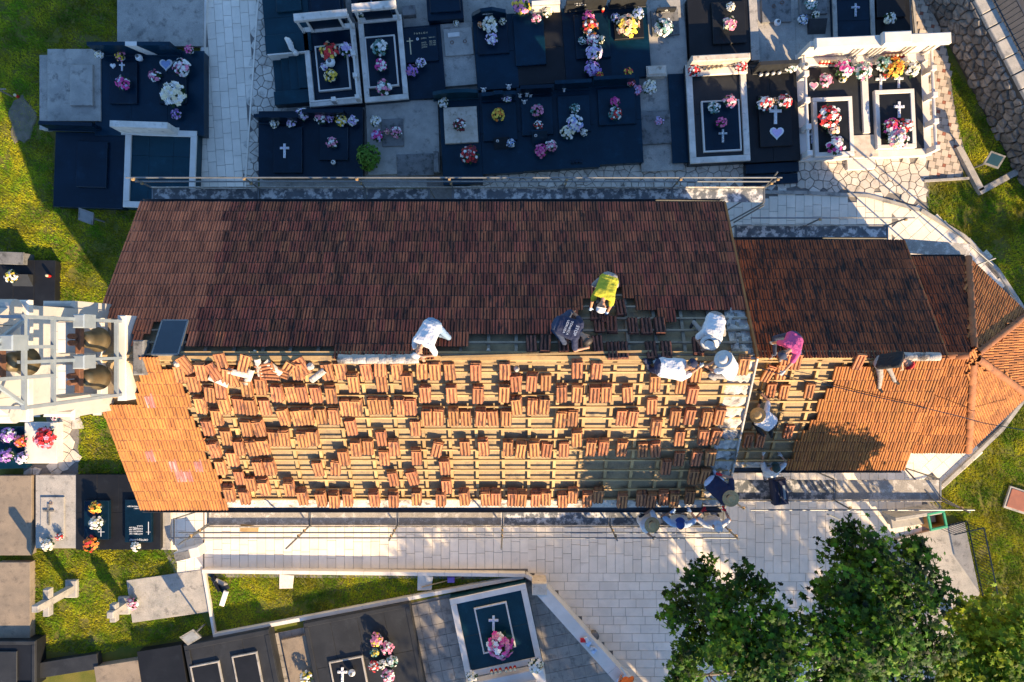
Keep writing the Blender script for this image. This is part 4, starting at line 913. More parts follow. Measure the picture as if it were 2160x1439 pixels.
ga = grave('grey granite grave with two pale rimmed lids, bottom edge', 492, 1418, 182, 150, 11, 'grey', .45, [(440,1448,56,90,'blackm',.07,'conc'),(524,1428,48,90,'blackm',.07,'conc')], border=(.16,.05,'grey'), slabs=(3,1))
grave('narrow concrete grave strip with a dry stick on it', 634, 1400, 58, 110, 12, 'sand', .18)
ge = grave('large grey granite grave with many pots of flowers', 770, 1392, 226, 200, 11, 'grey', .42, [(738,1438,66,90,'blackm',.07,'conc')], border=(.14,.03,'grey'), slabs=(4,2))
gwf = grave('white framed tomb of dark teal slabs with a flower cross', 1046, 1330, 164, 170, 12, 'teal', .50, [(1044,1325,64,92,'teal',.07,'white')], border=(.20,.06,'white'), slabs=(2,2), name='tomb', cat='tomb')
MB().box(-gwf.W,gwf.W,-gwf.H-.55,-gwf.H-.03,0,.9,.02).obj('headstone_base', MT['white'], gwf.root); MB().box(-gwf.W+.5,gwf.W-.3,-gwf.H-.75,-gwf.H-.35,.902,1.15,.02).obj('headstone', MT['white'], gwf.root)
# ------------------------------------------------------------------ flowers and ornaments
def bouquet(px, py, z, rpx, cols, where, pot=None, leafy=1.0):
    r = 1.12*rpx*(CZ-z-.25)/FPX; zc = .10+r*.5
    c = P(px, py, z+zc+r*.4); c.z = z
    names = cols.split(); lab = f"{' and '.join(names[:2])} flowers {where}"
    ro = empty('flower_bouquet', c, lab, 'flowers')
    rg = random.Random(int(px*7+py*13)); V = []; b = MB()
    n = int(22+rpx*2.0)
    for i in range(n):
        t = rg.uniform(0, 2*math.pi); ph = (rg.random()**.75)*1.35
        d = Vector((math.sin(ph)*math.cos(t), math.sin(ph)*math.sin(t), math.cos(ph)*.85)); p = Vector((0,0,zc-r*.2))+d*r*rg.uniform(.82,1.02); p.z = max(p.z, .05)
        s = r*rg.uniform(.14,.27); mi = rg.choices(range(len(names)), [3,2,2,1][:len(names)])[0]
        nrm = (d+Vector((rg.uniform(-.4,.4),rg.uniform(-.4,.4),.3))).normalized(); x = nrm.orthogonal().normalized(); y = nrm.cross(x); k = 5; a0 = rg.random()*6
        vs_ = [p+nrm*s*.15]; fs = []
        for lay_, (rr, hz) in enumerate(((1.0,.18),(.55,.42))):
            for j in range(k):
                a = a0+lay_*.6+2*math.pi*j/k; a1 = a-.55; a2 = a+.55; b0 = len(vs_)
                vs_ += [p+(x*math.cos(a1)+y*math.sin(a1))*s*rr*.75+nrm*s*hz*.8, p+(x*math.cos(a)+y*math.sin(a))*s*rr+nrm*s*hz, p+(x*math.cos(a2)+y*math.sin(a2))*s*rr*.75+nrm*s*hz*.8]
                fs.append((0,b0,b0+1,b0+2))
        b.add(vs_, fs, mi)
    o = b.obj('blossoms', [FM[k] for k in names], ro); o['kind'] = 'stuff'
    b = MB()
    for i in range(int(n*.8*leafy)):
        t = rg.uniform(0,2*math.pi); ph = rg.uniform(.5,1.7); d = Vector((math.sin(ph)*math.cos(t),math.sin(ph)*math.sin(t),math.cos(ph)*.6)); p = Vector((0,0,zc-r*.25))+d*r*.55; e = Vector((0,0,zc-r*.25))+d*r*rg.uniform(.9,1.2); e.z = max(e.z,.03); p.z = max(p.z,.03)
        sd = d.cross(Vector((0,0,1))).normalized()*r*.13; m_ = (p+e)/2; b.add([p, m_+sd+Vector((0,0,.01)), e, m_-sd+Vector((0,0,.01))], [(0,1,2,3)])
    b.lathe([(r*.35,.002),(r*.5,zc*.4),(r*.62,zc-r*.2),(r*.3,zc)], n=8); o = b.obj('foliage', MT['green'], ro)
    MB().lathe([(r*.38+.02,0),(r*.48+.03,zc*.35),(r*.46+.03,zc*.38),(r*.36,zc*.30)], n=10).obj('pot', MT['whitep'] if pot != 'red' else MT['patr'], ro)
    return ro
FL = [(255,172,.56,14,'magenta white lilac','on the left lid of the blue-black double grave'),(324,158,.45,12,'pink white','between the two lids of the blue-black double grave'),(380,140,.45,17,'white pink','tall in the corner of the blue-black double grave'),
(359,195,.56,24,'white cream','spread over the right lid of the blue-black double grave'),(369,240,.45,10,'purple lilac','low at the lower edge of the blue-black double grave'),(205,113,.6,9,'white cream','at the left end of the double headstone'),(250,117,.45,10,'yellow pink','before the left half of the double headstone'),(397,103,.45,9,'pink magenta','at the right end of the double headstone'),
(760,18,.5,13,'white cream','left of the blue cross at the top'),(798,12,.5,9,'white teal','right of the blue cross at the top'),(692,106,.5,18,'red yellow cream','at the head of the column tomb lid'),(728,102,.5,14,'lilac white','beside the rail of the column tomb'),(696,158,.5,13,'yellow cream','at the middle of the column tomb lid'),(682,140,.5,8,'lilac white','next to the white urn on the column tomb'),
(799,98,.5,16,'white teal','at the head of the plain lintel tomb'),(802,135,.5,13,'magenta white','in the middle of the plain lintel tomb'),(808,182,.5,15,'white pink teal','at the foot of the plain lintel tomb'),(868,147,.3,12,'purple pink','left below the gold lettered lid'),(887,131,.4,10,'lilac white','on the lower edge of the gold lettered lid'),(962,48,.22,6,'white cream','behind the rough square lid'),
(577,260,.4,9,'white cream','leftmost before the flower cross headstone'),(613,258,.4,10,'lilac white','right before the flower cross headstone'),(635,240,.4,12,'white lilac','tall between the two black headstones'),(675,248,.4,12,'pink white','leftmost before the posy grave headstone'),(695,248,.4,8,'lilac purple','second before the posy grave headstone'),(717,252,.4,12,'yellow white','with big leaves before the posy grave headstone'),(742,254,.4,11,'lilac white','rightmost before the posy grave headstone'),(699,300,.49,11,'pink white','in the middle of the posy grave lid'),
(791,255,.2,11,'white cream','in a tall white vase on the old concrete grave'),(795,285,.2,12,'magenta lilac','at the left edge of the old concrete grave'),(815,277,.26,6,'pink peach','tiny on the old concrete grave lid'),(835,278,.26,11,'pink white','on the old concrete grave lid'),(935,215,.38,10,'white cream','left of the arched headstone'),(969,262,.49,13,'darkred white','on the beige lid'),(990,325,.38,18,'darkred white red','below the beige lid'),
(1035,49,.49,16,'white cream','large before the wave headstone'),(1013,51,.49,6,'peach orange','small left before the wave headstone'),(1060,44,.49,7,'cream white','small right before the wave headstone'),(1037,80,.49,12,'lilac white','in the middle of the wave headstone grave lid'),(1100,8,.5,18,'pink yellow purple','in a large white pot at the top edge'),(1131,37,.49,10,'pink white','on the tall polished slab'),(1155,22,.45,11,'cream white','before the white framed headstone at the top'),
(1242,32,.49,12,'magenta pink','uppermost in the column of five bouquets'),(1245,55,.49,17,'red white orange','second in the column of five bouquets'),(1252,82,.49,13,'pink white','third in the column of five bouquets'),(1229,85,.49,8,'white teal','left of the third bouquet in the column'),(1269,82,.49,8,'cream white','right of the third bouquet in the column'),(1253,107,.49,17,'lilac white','fourth in the column of five bouquets'),(1251,142,.38,16,'lilac purple','lowest in the column of five bouquets'),(1265,158,.6,8,'red yellow','on the left end of a blue headstone'),(1326,151,.6,9,'red yellow','on the right end of a blue headstone'),
(1326,50,.49,22,'peach cream yellow','in a big round wreath on a grey lid'),(1347,26,.49,12,'white blue','spiky at the grey headstone'),(1299,36,.49,9,'white lilac','left of the round peach wreath'),(1402,55,.28,18,'white teal','with long green leaves on the concrete lid'),(1070,205,.4,10,'lilac white','right before the carved headstone'),(1051,241,.49,13,'yellow orange','on the lid below the carved headstone'),(1077,302,.38,9,'white blue','as lilies on the small dark plaque'),(1133,232,.49,13,'pink teal','on the lid below the white figurines'),(1136,263,.49,9,'white red','low on the figurine grave lid'),(1141,317,.38,13,'magenta pink','left of two at the small plaque'),(1163,307,.38,12,'pink white','right of two at the small plaque'),
(1213,228,.49,10,'teal white','at the head of the lilac grave lid'),(1214,258,.49,17,'lilac blue white','in the middle of the lilac grave lid'),(1198,277,.42,14,'cream white','at the lower left of the lilac grave lid'),(1232,279,.42,8,'white cream','at the lower right of the lilac grave lid'),(1298,214,.49,10,'magenta pink','round at the head of the last dark lid'),(1299,238,.49,13,'red white teal','below the magenta ball on the last dark lid'),(1345,188,.2,10,'pink lilac','at the foot of the pale marker block'),(1373,181,.2,14,'white cream','with dark leaves at the pale marker block'),(1331,172,.4,9,'red pink','in a pot at the end of the dark row'),(1392,254,.28,9,'lilac pink','on the rough dark lid'),
(1540,47,.56,14,'pink cream','in the middle of the upper right black lid'),(1543,12,.56,9,'white cream','in a white heart at the top of the black lid'),(1714,5,.36,12,'white teal','on the second concrete lid at the top'),(1696,40,.25,10,'white blue','left of the slanted plaque'),(1722,30,.25,8,'white cream','above the slanted plaque'),(1466,147,.65,12,'red white','left on the jar shelf'),(1565,137,.65,13,'red white','right on the jar shelf'),(1508,225,.56,12,'white teal','left on the weathered framed tomb lid'),(1542,212,.56,13,'pink white','in a round white pot on the framed tomb'),(1523,257,.56,11,'pink magenta','in the middle of the framed tomb lid'),
(1616,217,.56,15,'white red','left above the large flower cross'),(1658,213,.56,15,'white red','right above the large flower cross'),(1635,212,.56,7,'peach cream','small above the large flower cross'),(1670,138,.6,12,'white teal','tall at the right end of the grey headstone'),(1745,168,.4,14,'pink white','on the left half of the white monument'),(1780,165,.4,8,'yellow white','in a white cup on the white monument'),(1754,242,.52,22,'red white','large on the left lid of the white monument'),(1761,272,.52,12,'peach white','in the middle of the left monument lid'),(1767,305,.52,18,'white magenta','at the foot of the left monument lid'),
(1785,142,.58,18,'white magenta','on the left part of the monument shelf'),(1825,147,.58,18,'white pink teal','in the middle of the monument shelf'),(1868,133,.58,15,'white teal','right of the columns on the monument shelf'),(1892,140,.58,20,'yellow orange','glowing on the monument shelf'),(1928,142,.58,16,'white cream','at the right end of the monument shelf'),(1876,155,.4,10,'red orange','below the yellow flowers of the monument'),(1885,265,.52,17,'magenta red white','left on the right monument lid'),(1915,263,.52,14,'white red','right on the right monument lid'),(1900,290,.52,20,'white pink cream','at the foot of the right monument lid'),(1880,37,.46,12,'white cream','on the plain black grave by the patterned path'),
(20,583,.34,13,'white yellow','on the dark slab at the left edge'),(88,925,.38,20,'red pink','in a broad bouquet on the white slab'),(12,920,.3,15,'purple white','upper left in the purple heap'),(40,932,.3,13,'orange red pink','right in the purple heap'),(8,962,.3,14,'purple lilac','lower left in the purple heap'),(42,968,.3,12,'lilac white','lower right in the purple heap'),(112,878,.2,9,'pink white','on the flagged path below the bell gable'),
(197,1073,.44,12,'yellow orange','at the head of the raised black lid'),(199,1105,.44,14,'white cream','in the middle of the raised black lid'),(187,1150,.3,15,'orange red','at the foot of the raised black lid'),(95,1152,.28,12,'white cream','at the foot of the iron cross grave'),(122,1134,.28,8,'red white','small by the iron cross grave'),(283,1155,.3,10,'white cream','at the foot of the lettered black grave'),(276,1276,.06,12,'pink white','at the smaller stone cross'),
(793,1353,.45,14,'pink yellow','uppermost pot on the large granite grave'),(815,1370,.45,13,'pink white','second pot on the large granite grave'),(789,1380,.45,9,'yellow teal','in a white basket on the large granite grave'),(788,1408,.45,11,'red white','in a red posy on the large granite grave'),(806,1404,.45,10,'white cream','white pot left of three on the granite grave'),(826,1398,.45,11,'white teal','white pot right of three on the granite grave'),(818,1428,.45,13,'pink white','lowest pot on the large granite grave'),(645,1432,.2,13,'white yellow','on the narrow concrete strip'),(1055,1368,.57,26,'pink white magenta','on the white framed teal tomb'),(1130,1408,.92,15,'white cream','right on the teal tomb headstone'),(996,1432,.92,12,'white cream','left on the teal tomb headstone')]
for f in FL: bouquet(*f)
def orn_cross(px, py, z, hpx, label, m='whitep', rot=0, beads='lilac'):
    t = (CZ-z)/FPX; s = hpx*t; c = P(px, py, z+.03); c.z = z+.004
    ro = empty('cross_ornament', c, label, 'cross', rz=rot); w = s*.16
    b = MB(); b.box(-w/2,w/2,-s*.55,s*.45,0,.035,.006); b.box(-s*.32,-w/2-.001,s*.06,s*.06+w,0,.034,.006); b.box(w/2+.001,s*.32,s*.06,s*.06+w,0,.034,.006); b.obj('frame', MT[m], ro)
    b = MB()
    for i in range(22):
        a = random.random()
        x, y = (random.uniform(-w*.3,w*.3), random.uniform(-s*.5,s*.4)) if a < .6 else (random.uniform(-s*.28,s*.28), s*.06+random.uniform(.2,.8)*w)
        q = w*.24; b.lathe([(q,.034),(q*.8,.05),(.001,.055)], (x,y,0), 6, i%2)
    o = b.obj('beads', [MT['whitep'], FM[beads]], ro); o['kind'] = 'stuff'
for a in ((600,317,.5,30,'large white flower cross on the black lid by the path'),(257,140,.56,18,'small white cross on the left lid of the double grave'),(783,12,.5,22,'blue glass cross between white bouquets at the top','galvp'),(1636,240,.56,40,'large flowered white cross on the black lid with the heart'),(1525,286,.56,28,'pale blue cross at the foot of the framed tomb lid','galvp'),
          (1713,288,.38,28,'dark glinting cross on the left edge of the white monument','galvp'),(1858,172,.38,34,'white flower cross left of two below the monument shelf'),(1896,170,.38,30,'pinkish flower cross right of two below the monument shelf'),(1897,230,.52,34,'white flower cross on the right monument lid'),(1805,20,.4,28,'pinkish cross on the pale framed grave at the top right','galvp'),(1041,1314,.57,32,'pink flower cross on the teal tomb lid'),(722,1423,.5,32,'white and pink cross on the large granite grave lid')):
    orn_cross(*a, beads=random.choice(['lilac','pink','white']))
def heart(px, py, z, spx, label, fill='white'):
    s = spx*(CZ-z)/FPX/2; c = P(px, py, z); c.z = z+.004; ro = empty('heart_ornament', c, label, 'heart'); pts = []
    for k in range(20):
        t = 2*math.pi*k/20; pts.append((s*.062*16*math.sin(t)**3, s*.062*(13*math.cos(t)-5*math.cos(2*t)-2*math.cos(3*t)-math.cos(4*t))))
    MB().prism(pts, 0, .035).obj('frame', MT['whitep'], ro); MB().prism([(x*.72,y*.72) for x, y in pts], .036, .05).obj('filling', FM[fill], ro)
heart(239,140,.56,12,'tiny white heart beside the small white cross'); heart(351,137,.45,28,'silver-white heart with blue filling on the double grave','blue'); heart(1638,281,.56,30,'large white heart below the large flower cross','lilac'); heart(1716,182,.38,20,'pale heart with red middle on the white monument','pink')
def vase(px, py, z, r, h, label, m='whitep', name='urn', cat='urn'):
    c = P(px, py, z+h*.6); c.z = z+.002; ro = empty(name, c, label, cat)
    MB().lathe([(r*.5,0),(r*.55,h*.06),(r*.8,h*.3),(r,h*.6),(r*.75,h*.86),(r*.6,h)], n=14).obj('body', MT[m], ro, True); MB().lathe([(r*.45,h+.001),(r*.4,h+.03),(.01,h+.035)], n=12).obj('lid', MT['concd'], ro)
vase(293,122,.45,.12,.28,'round white vase before the double headstone'); vase(697,132,.5,.16,.34,'white urn on the column tomb lid'); vase(1640,48,.25,.12,.22,'white lantern on the wide concrete grave'); vase(1698,140,.65,.13,.3,'white vase by the left post of the monument','white'); vase(703,343,.4,.08,.2,'small white lantern below the posy grave lid'); vase(742,1420,.5,.12,.24,'white cup on the large granite grave lid'); vase(1046,1350,.57,.10,.16,'white candle jar on the teal tomb lid'); vase(1066,1348,.57,.07,.18,'golden jar beside the white jar on the teal tomb','gold')
def candle(px, py, z, label, group=None):
    c = P(px, py, z+.15); c.z = z+.002; ro = empty('grave_candle', c, label, 'candle', group)
    MB().lathe([(.045,0),(.055,.05),(.055,.15),(.045,.17)], n=10).obj('glass', MT['redc'], ro, True); MB().lathe([(.05,.171),(.045,.20),(.02,.22)], n=10).obj('cap', MT['gold'], ro)
for k in range(5): candle(1733+k*7, 131, .58, f'red candle, number {["one","two","three","four","five"][k]} from the left on the monument shelf', 'red candles left on the monument shelf')
for k in range(6): candle(1868+k*8, 119-k*.4, .58, f'red candle, number {["one","two","three","four","five","six"][k]} from the left behind the yellow flowers', 'red candles right on the monument shelf')
for k in range(6): candle(1037+k*9+(4 if k > 2 else 0), 1419-k*1.6, .905, f'red candle, number {["one","two","three","four","five","six"][k]} from the left on the teal tomb headstone', 'red candles on the teal tomb')
candle(1272,20,.5,'tall red candle at the grey headstone, top'); candle(100,612-30,.34,'small red candle by the plaque on the dark slab')
for k in range(5): vase(1487+k*9, 146-k*1.2, .66, .05, .16, f'small gold jar, number {["one","two","three","four","five"][k]} from the left on the jar shelf', 'gold', 'jar', 'jar')
for k in range(4): vase(1605+k*13, 158-k*1.5, .46, .06, .20, f'small white vase, number {["one","two","three","four"][k]} from the left before the grey headstone', 'whitep', 'vase', 'vase')
def figurine(px, py, z, h, label):
    c = P(px, py, z+h*.5); c.z = z+.002; ro = empty('angel_figurine', c, label, 'figurine'); MB().lathe([(h*.26,0),(h*.22,h*.1),(h*.13,h*.5),(h*.07,h*.7),(h*.10,h*.78),(h*.11,h*.88),(h*.06,h*.97),(.002,h)], n=10).obj('body', MT['whitep'], ro, True)
    for sg in (-1,1):
        b = MB(); b.add([(sg*h*.05,h*.10,h*.6),(sg*h*.35,h*.16,h*.8),(sg*h*.30,h*.16,h*.4),(sg*h*.05,h*.06,h*.35),(sg*h*.05,h*.13,h*.6),(sg*h*.35,h*.19,h*.8),(sg*h*.30,h*.19,h*.4),(sg*h*.05,h*.09,h*.35)],[(0,1,2,3),(7,6,5,4),(0,4,5,1),(1,5,6,2),(2,6,7,3),(3,7,4,0)]); b.obj('wing', MT['whitep'], ro)
for q in ((1020,190,.65,.28,'white angel on the left of the carved headstone'),(1073,183,.65,.28,'white angel on the right of the carved headstone'),(1097,202,.4,.22,'white figurine leftmost in the crowd'),(1111,200,.4,.24,'white figurine second in the crowd'),(1106,216,.4,.3,'tall white figurine in front of the crowd'),(1119,203,.4,.2,'white figurine rightmost in the crowd'),(1190,190,.4,.2,'white angel at the lilac grave headstone')): figurine(*q)
def plaque(px, py, w, h, z, label, m='black', medal=True):
    c = P(px, py, z); t = (CZ-z)/FPX; W, H = w*t/2, h*t/2; ro = empty('grave_plaque', (c.x,c.y,z+.004), label, 'plaque', rz=R(4)); b = MB(); b.add([(-W,-H,0),(W,-H,0),(W,H,.30),(-W,H,.30),(W,H+.06,.30),(-W,H+.06,.30),(W,H+.06,0),(-W,H+.06,0)],[(0,1,2,3),(3,2,4,5),(5,4,6,7),(0,3,5,7),(1,6,4,2)]); b.obj('tablet', MT[m], ro)
    sl_ = math.atan2(.30, 2*H)
    if medal: medallion(ro, -W*.5, H*.45, .222, .05, (sl_,0,0))
    words(ro, 'I I I\nI I\nI I I', W*.05, H*.4, .218, .07, 'gold', (sl_,0,0)) if False else None
plaque(1058,306,32,20,.38,'small black plaque with a portrait beside white lilies'); plaque(1138,296,32,26,.38,'small dark plaque with a portrait above two pink bouquets','blue')
# the pale statue on the steps, stone crosses, small things on the lawns
c = P(612,95,.6); ro = empty('reclining_statue', (c.x,c.y,.52), 'white stone figure lying on the dark landing above the steps', 'statue', rz=R(-55))
MB().tube([(-.26,0,.09),(-.15,.03,.12),(.0,.02,.13),(.14,-.03,.11),(.22,-.02,.10),(.30,0,.10)], [.05,.09,.10,.09,.06,.08], 10).obj('body', MT['white'], ro, True); MB().lathe([(.02,0),(.08,.04),(.09,.1),(.06,.16),(.01,.18)], (.36,0,.02), 10).obj('head', MT['white'], ro, True)
def stone_cross(px, py, hh, w, label, rz, lean=0):
    c = P(px, py); ro = empty('stone_cross', c, label, 'cross', rz=R(rz)); t = .11
    b = MB(); b.box(-.11,.11,-t,t,0,hh,.02); b.box(-w,-.112,-t*.9,t*.9,hh*.62,hh*.62+.22,.02); b.box(.112,w,-t*.9,t*.9,hh*.62,hh*.62+.22,.02); b.obj('cross', MT['conc'], ro); MB().box(-.3,.3,-.2,.2,0,.16,.03).obj('base', MT['conc'], ro)
stone_cross(155,1240,1.9,.44,'tall weathered stone cross on the lawn, left of two',90); stone_cross(266,1275,.95,.30,'smaller weathered stone cross with pink flowers, right of two',90)
c = P(20,185); ro = empty('wooden_cross', P(28,205), 'thin wooden cross on the bare earth grave at the left', 'cross'); b = MB(); b.bar((0,0,0),(0,0,1.0),.05,.03); b.obj('upright', MT['woodg'], ro); MB().bar((-.28,0,.72),(.28,0,.72),.045,.03).obj('crossbar', MT['woodg'], ro)
candle(33,202,.02,'red candle at the foot of the wooden cross')
b = MB(); b.prism([(P(46,255).x+math.cos(t)*(.45+.07*math.sin(3*t+1)+.04*math.sin(7*t)), P(46,255).y+math.sin(t)*(.80+.08*math.sin(5*t)+.05*math.cos(9*t))) for t in [2*math.pi*k/40 for k in range(40)]], .002, .04, .03); tag(b.obj('earth_mound', MT['soil']), 'bare earth grave mound in the shaded left lawn', 'grave')
def flood(px, py, label, rz):
    c = P(px, py, 1.03); c.z = 0; ro = empty('floodlight', c, label, 'lamp', rz=R(rz)); MB().tube([(0,0,0),(0,0,.9)], .03, 8).obj('pole', MT['concd'], ro)
    b = MB(); b.add([(-.26,-.20,.95),(.26,-.20,.95),(.26,.20,1.12),(-.26,.20,1.12),(-.22,-.16,.83),(.22,-.16,.83),(.22,.16,1.0),(-.22,.16,1.0)],[(0,1,2,3),(7,6,5,4),(0,4,5,1),(1,5,6,2),(2,6,7,3),(3,7,4,0)]); b.obj('housing', MT['concd'], ro)
    b = MB(); b.add([(-.20,-.15,.975),(.20,-.15,.975),(.20,.15,1.105),(-.20,.15,1.105)],[(0,1,2,3)]); b.obj('lens', MT['teal' if 'dark' in label else 'galv'], ro)
flood(181,457,'pale blue floodlight on the shaded lawn beside the eave',-20); flood(402,1345,'tilted silver floodlight at the lower edge of the lawn',30); flood(2098,338,'dark glass floodlight on the small lawn at the right',-20)
# shrub
c = P(782,338); sh = empty('shrub', c, 'bright green rounded shrub between the black and concrete graves', 'shrub')
MB().tube([(0,0,0),(0,.02,.3),(.05,0,.55)], [.03,.025,.015], 6).obj('stem', MT['bark'], sh)
V = []; F = []; va = []
for i in range(420):
    d = Vector((random.gauss(0,1),random.gauss(0,1),random.gauss(0,1))).normalized()*random.uniform(.55,1); p = Vector((d.x*.40,d.y*.48,.42+d.z*.36)); n_ = (d+Vector((0,0,.6))).normalized(); x = n_.orthogonal().normalized(); x.rotate(Matrix.Rotation(random.random()*6.3,3,n_)); y = n_.cross(x); s = random.uniform(.05,.09)
    k = len(V); V += [tuple(p-x*s), tuple(p+y*s*.55+n_*.01), tuple(p+x*s), tuple(p-y*s*.55+n_*.01)]; F.append((k,k+1,k+2,k+3)); va.append(random.random())
link('foliage', np_mesh('foliage', np.array(V), np.array(F), MT['shrub'], var=np.array(va)), sh)
# ------------------------------------------------------------------ loose tile stacks
lv, lf = tile_geo(.236, .45, lift=.004, thick=.026, close=True, lip=.02)
def loose_mesh(m):
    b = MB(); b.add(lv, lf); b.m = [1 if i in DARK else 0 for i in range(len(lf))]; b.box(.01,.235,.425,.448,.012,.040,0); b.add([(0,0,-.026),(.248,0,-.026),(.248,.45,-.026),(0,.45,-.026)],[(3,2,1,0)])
    me = b.mesh('tile', [m, MT['soot_shade'] if m is MT['loose'] else MT['moss_shade']]); me.transform(Matrix.Translation((-.122,-.225,.026))); return me
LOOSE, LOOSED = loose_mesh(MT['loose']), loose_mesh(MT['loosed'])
STK = []   # (px, py, tiles, rot)
def panel(ox, oy, sc, pts, n=None):
    for p in pts:
        STK.append((ox+p[0]/sc, oy+p[1]/sc, n or random.choice((2,3,3,4)), p[2] if len(p) > 2 else random.uniform(-2.5,2.5)))
panel(340,740,4.112,[(165,210),(345,195),(275,290),(420,385,-4),(515,345,-6),(575,235,-10),(735,330),(860,315),(335,480),(545,485),(670,485),(775,495),(900,495),(1003,380),(1125,380),(1217,380),(1343,385),(1468,390),(480,585),(400,675),(735,680),(845,680),(1060,580),(1180,585),(1268,580),(1385,575),(1497,575),
 (560,760),(970,770),(1065,765),(1220,780),(1315,765),(460,870),(670,850),(785,850,3),(885,845),(615,945),(515,1020),(680,1105),(840,1025),(940,1025),(775,1165),(1360,1030),(1510,1020,-8),(1580,940),(1690,860),(1645,675),(1600,500),(1690,500),(1665,290),(1560,185),(1440,190),(1185,185)])
panel(340,740,4.112,[(890,1200),(1105,1205),(585,1255),(720,1280),(1220,1285),(1385,1300),(1495,1310),(1615,1300)], 5)
panel(740,740,4.112,[(135,190),(250,155),(400,185),(265,285),(485,285),(620,180),(727,185),(857,185),(1082,190),(1338,185),(1435,290),(1570,285),(645,385),(870,390),(1105,390),(1333,385),(195,485),(290,490),(420,490),(520,495),(1438,490),(1575,490),(658,590),(760,585),(890,585),(993,590),(1122,590),(1230,590),(1347,590),
 (555,675),(265,765),(145,845),(370,850),(290,935),(565,930),(745,860,-15),(990,850),(1153,850,5),(1365,855),(1470,870,-8),(1590,860),(810,1020,3),(362,1115,4),(538,1110,8),(830,1180)])
panel(740,740,4.112,[(200,1300),(365,1305),(570,1290),(780,1300),(985,1290),(1170,1290),(1260,1290),(1400,1295),(1480,1300),(1605,1300)], 5)
panel(1140,740,4.111,[(320,175),(485,180),(50,280),(185,380),(317,380),(472,385),(575,380),(760,380,5),(1000,290),(1220,305),(1320,390),(30,490),(970,485),(180,600),(283,590),(705,585),(800,590),(1170,585),(1297,580),(1443,590),(1555,575),(1005,670),(315,775),(1210,765),(1415,760),(1525,755),(55,865),(205,860),(440,855),(550,850),(707,860),(890,865,4),(1000,865,6),(1205,945),(1355,940),(1475,940),(1092,1020),(1325,1105),(1430,1100),(1350,200),(1765,140)])
panel(1140,740,4.111,[(45,1290),(190,1305),(280,1270),(410,1300),(503,1270),(712,1310),(875,1300),(965,1305),(1070,1290),(1160,1300),(1298,1280)], 4)
ORD = ['first','second','third','fourth','fifth','sixth','seventh','eighth','ninth','tenth','eleventh','twelfth','thirteenth','fourteenth','fifteenth','sixteenth','seventeenth','eighteenth','nineteenth','twentieth','twenty-first','twenty-second','twenty-third','twenty-fourth','twenty-fifth','twenty-sixth','twenty-seventh','twenty-eighth']
NUM = {1:'one',2:'two',3:'three',4:'four',5:'five',6:'six'}
def put_stack(f, px, py, n, rot, label, group, me=None, w0=-.004, shift=.012):
    th = .030; u, v = f.hit(px, py, w0+n*th)
    base = f.mw(u, v, w0); ro = empty('tile_stack', (0,0,0), label, 'tile stack', group); ro.matrix_world = base; ro.matrix_basis = base
    for k in range(n):
        a = R(rot+random.choice((1,1,1,3))*random.uniform(-2,2)); q = (n-1-k)
        link('tile', me or LOOSE, ro, Matrix.Translation((random.uniform(-.014,.014), q*shift+random.uniform(-.012,.012), k*th))@Matrix.Rotation(random.uniform(-.02,.02),4,'Y')@Matrix.Rotation(a,4,'Z'))
rows_ = {}
for s in STK:
    u, v = FS.hit(s[0], s[1]); rows_.setdefault(max(0, min(13, int((FS.h-v-.05)/.331))), []).append(s)
for r, L_ in rows_.items():
    for i, s in enumerate(sorted(L_)):
        put_stack(FS, s[0], s[1], s[2], s[3], f'stack of {NUM[s[2]]} loose clay tiles, {ORD[i]} from left in {ORD[r]} row below the ridge', 'loose tile stacks on the sunlit nave slope')
EX = [(1180+a/5.143, 560+b_/5.143) for a, b_ in ((430,640),(570,640),(800,660),(940,655),(1090,655),(570,920),(695,920),(1000,915),(1165,915),(45,850),(195,850),(410,850),(660,460),(500,530),(385,500),(1510,870))]+[(1120,725),(1150,725)]
for i, (px, py) in enumerate(sorted(EX)):
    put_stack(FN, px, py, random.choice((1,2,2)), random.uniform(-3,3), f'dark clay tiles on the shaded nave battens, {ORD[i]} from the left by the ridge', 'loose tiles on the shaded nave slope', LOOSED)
EX = [(1540+a/4.64, 700+b_/4.64, r_) for a, b_, r_ in ((405,580,0),(530,595,0),(780,580,0),(570,980,0),(175,1070,0),(295,1070,0),(650,300,0),(540,300,0),(1265,300,-6),(500,400,0),(375,420,-18))]
for i, (px, py, r_) in enumerate(sorted(EX)):
    put_stack(FCS, px, py, 2, r_, f'clay tiles stacked on the lower chancel battens, {ORD[i]} from the left', 'loose tiles on the chancel slope')
# the jumble of tiles and broken white ridge caps near the bell gable
JT = [(514,768,-20),(607,778,-35),(452,784,25),(466,766,8),(392,771,28),(571,790,85),(496,800,12),(590,785,70),(560,775,-75),(638,775,30)]
for i, (px, py, r_) in enumerate(JT):
    u, v = FS.hit(px, py, .08); ro = tag(link('loose_tile', LOOSE, None, FS.mw(u, v, .035+.03*(i%3), R(r_), R(random.uniform(-8,10)))), f'clay tile thrown askew in the jumble by the bell gable, {ORD[i]} laid', 'tile', 'jumbled tiles near the ridge')
CAPR = cap_mesh(MT['mortar'], .46, .075, .085)
for i, (px, py, r_) in enumerate([(505,789,75),(524,797,-28),(547,778,2),(578,778,40),(669,794,-52),(464,806,62)]):
    u, v = FS.hit(px, py, .1); tag(link('ridge_cap', CAPR, None, FS.mw(u+.2*math.sin(R(r_)), v-.2*math.cos(R(r_)), .085, R(r_))), f'broken mortar-white ridge cap lying on the jumbled tiles, {ORD[i]} of six', 'ridge cap', 'removed ridge caps')
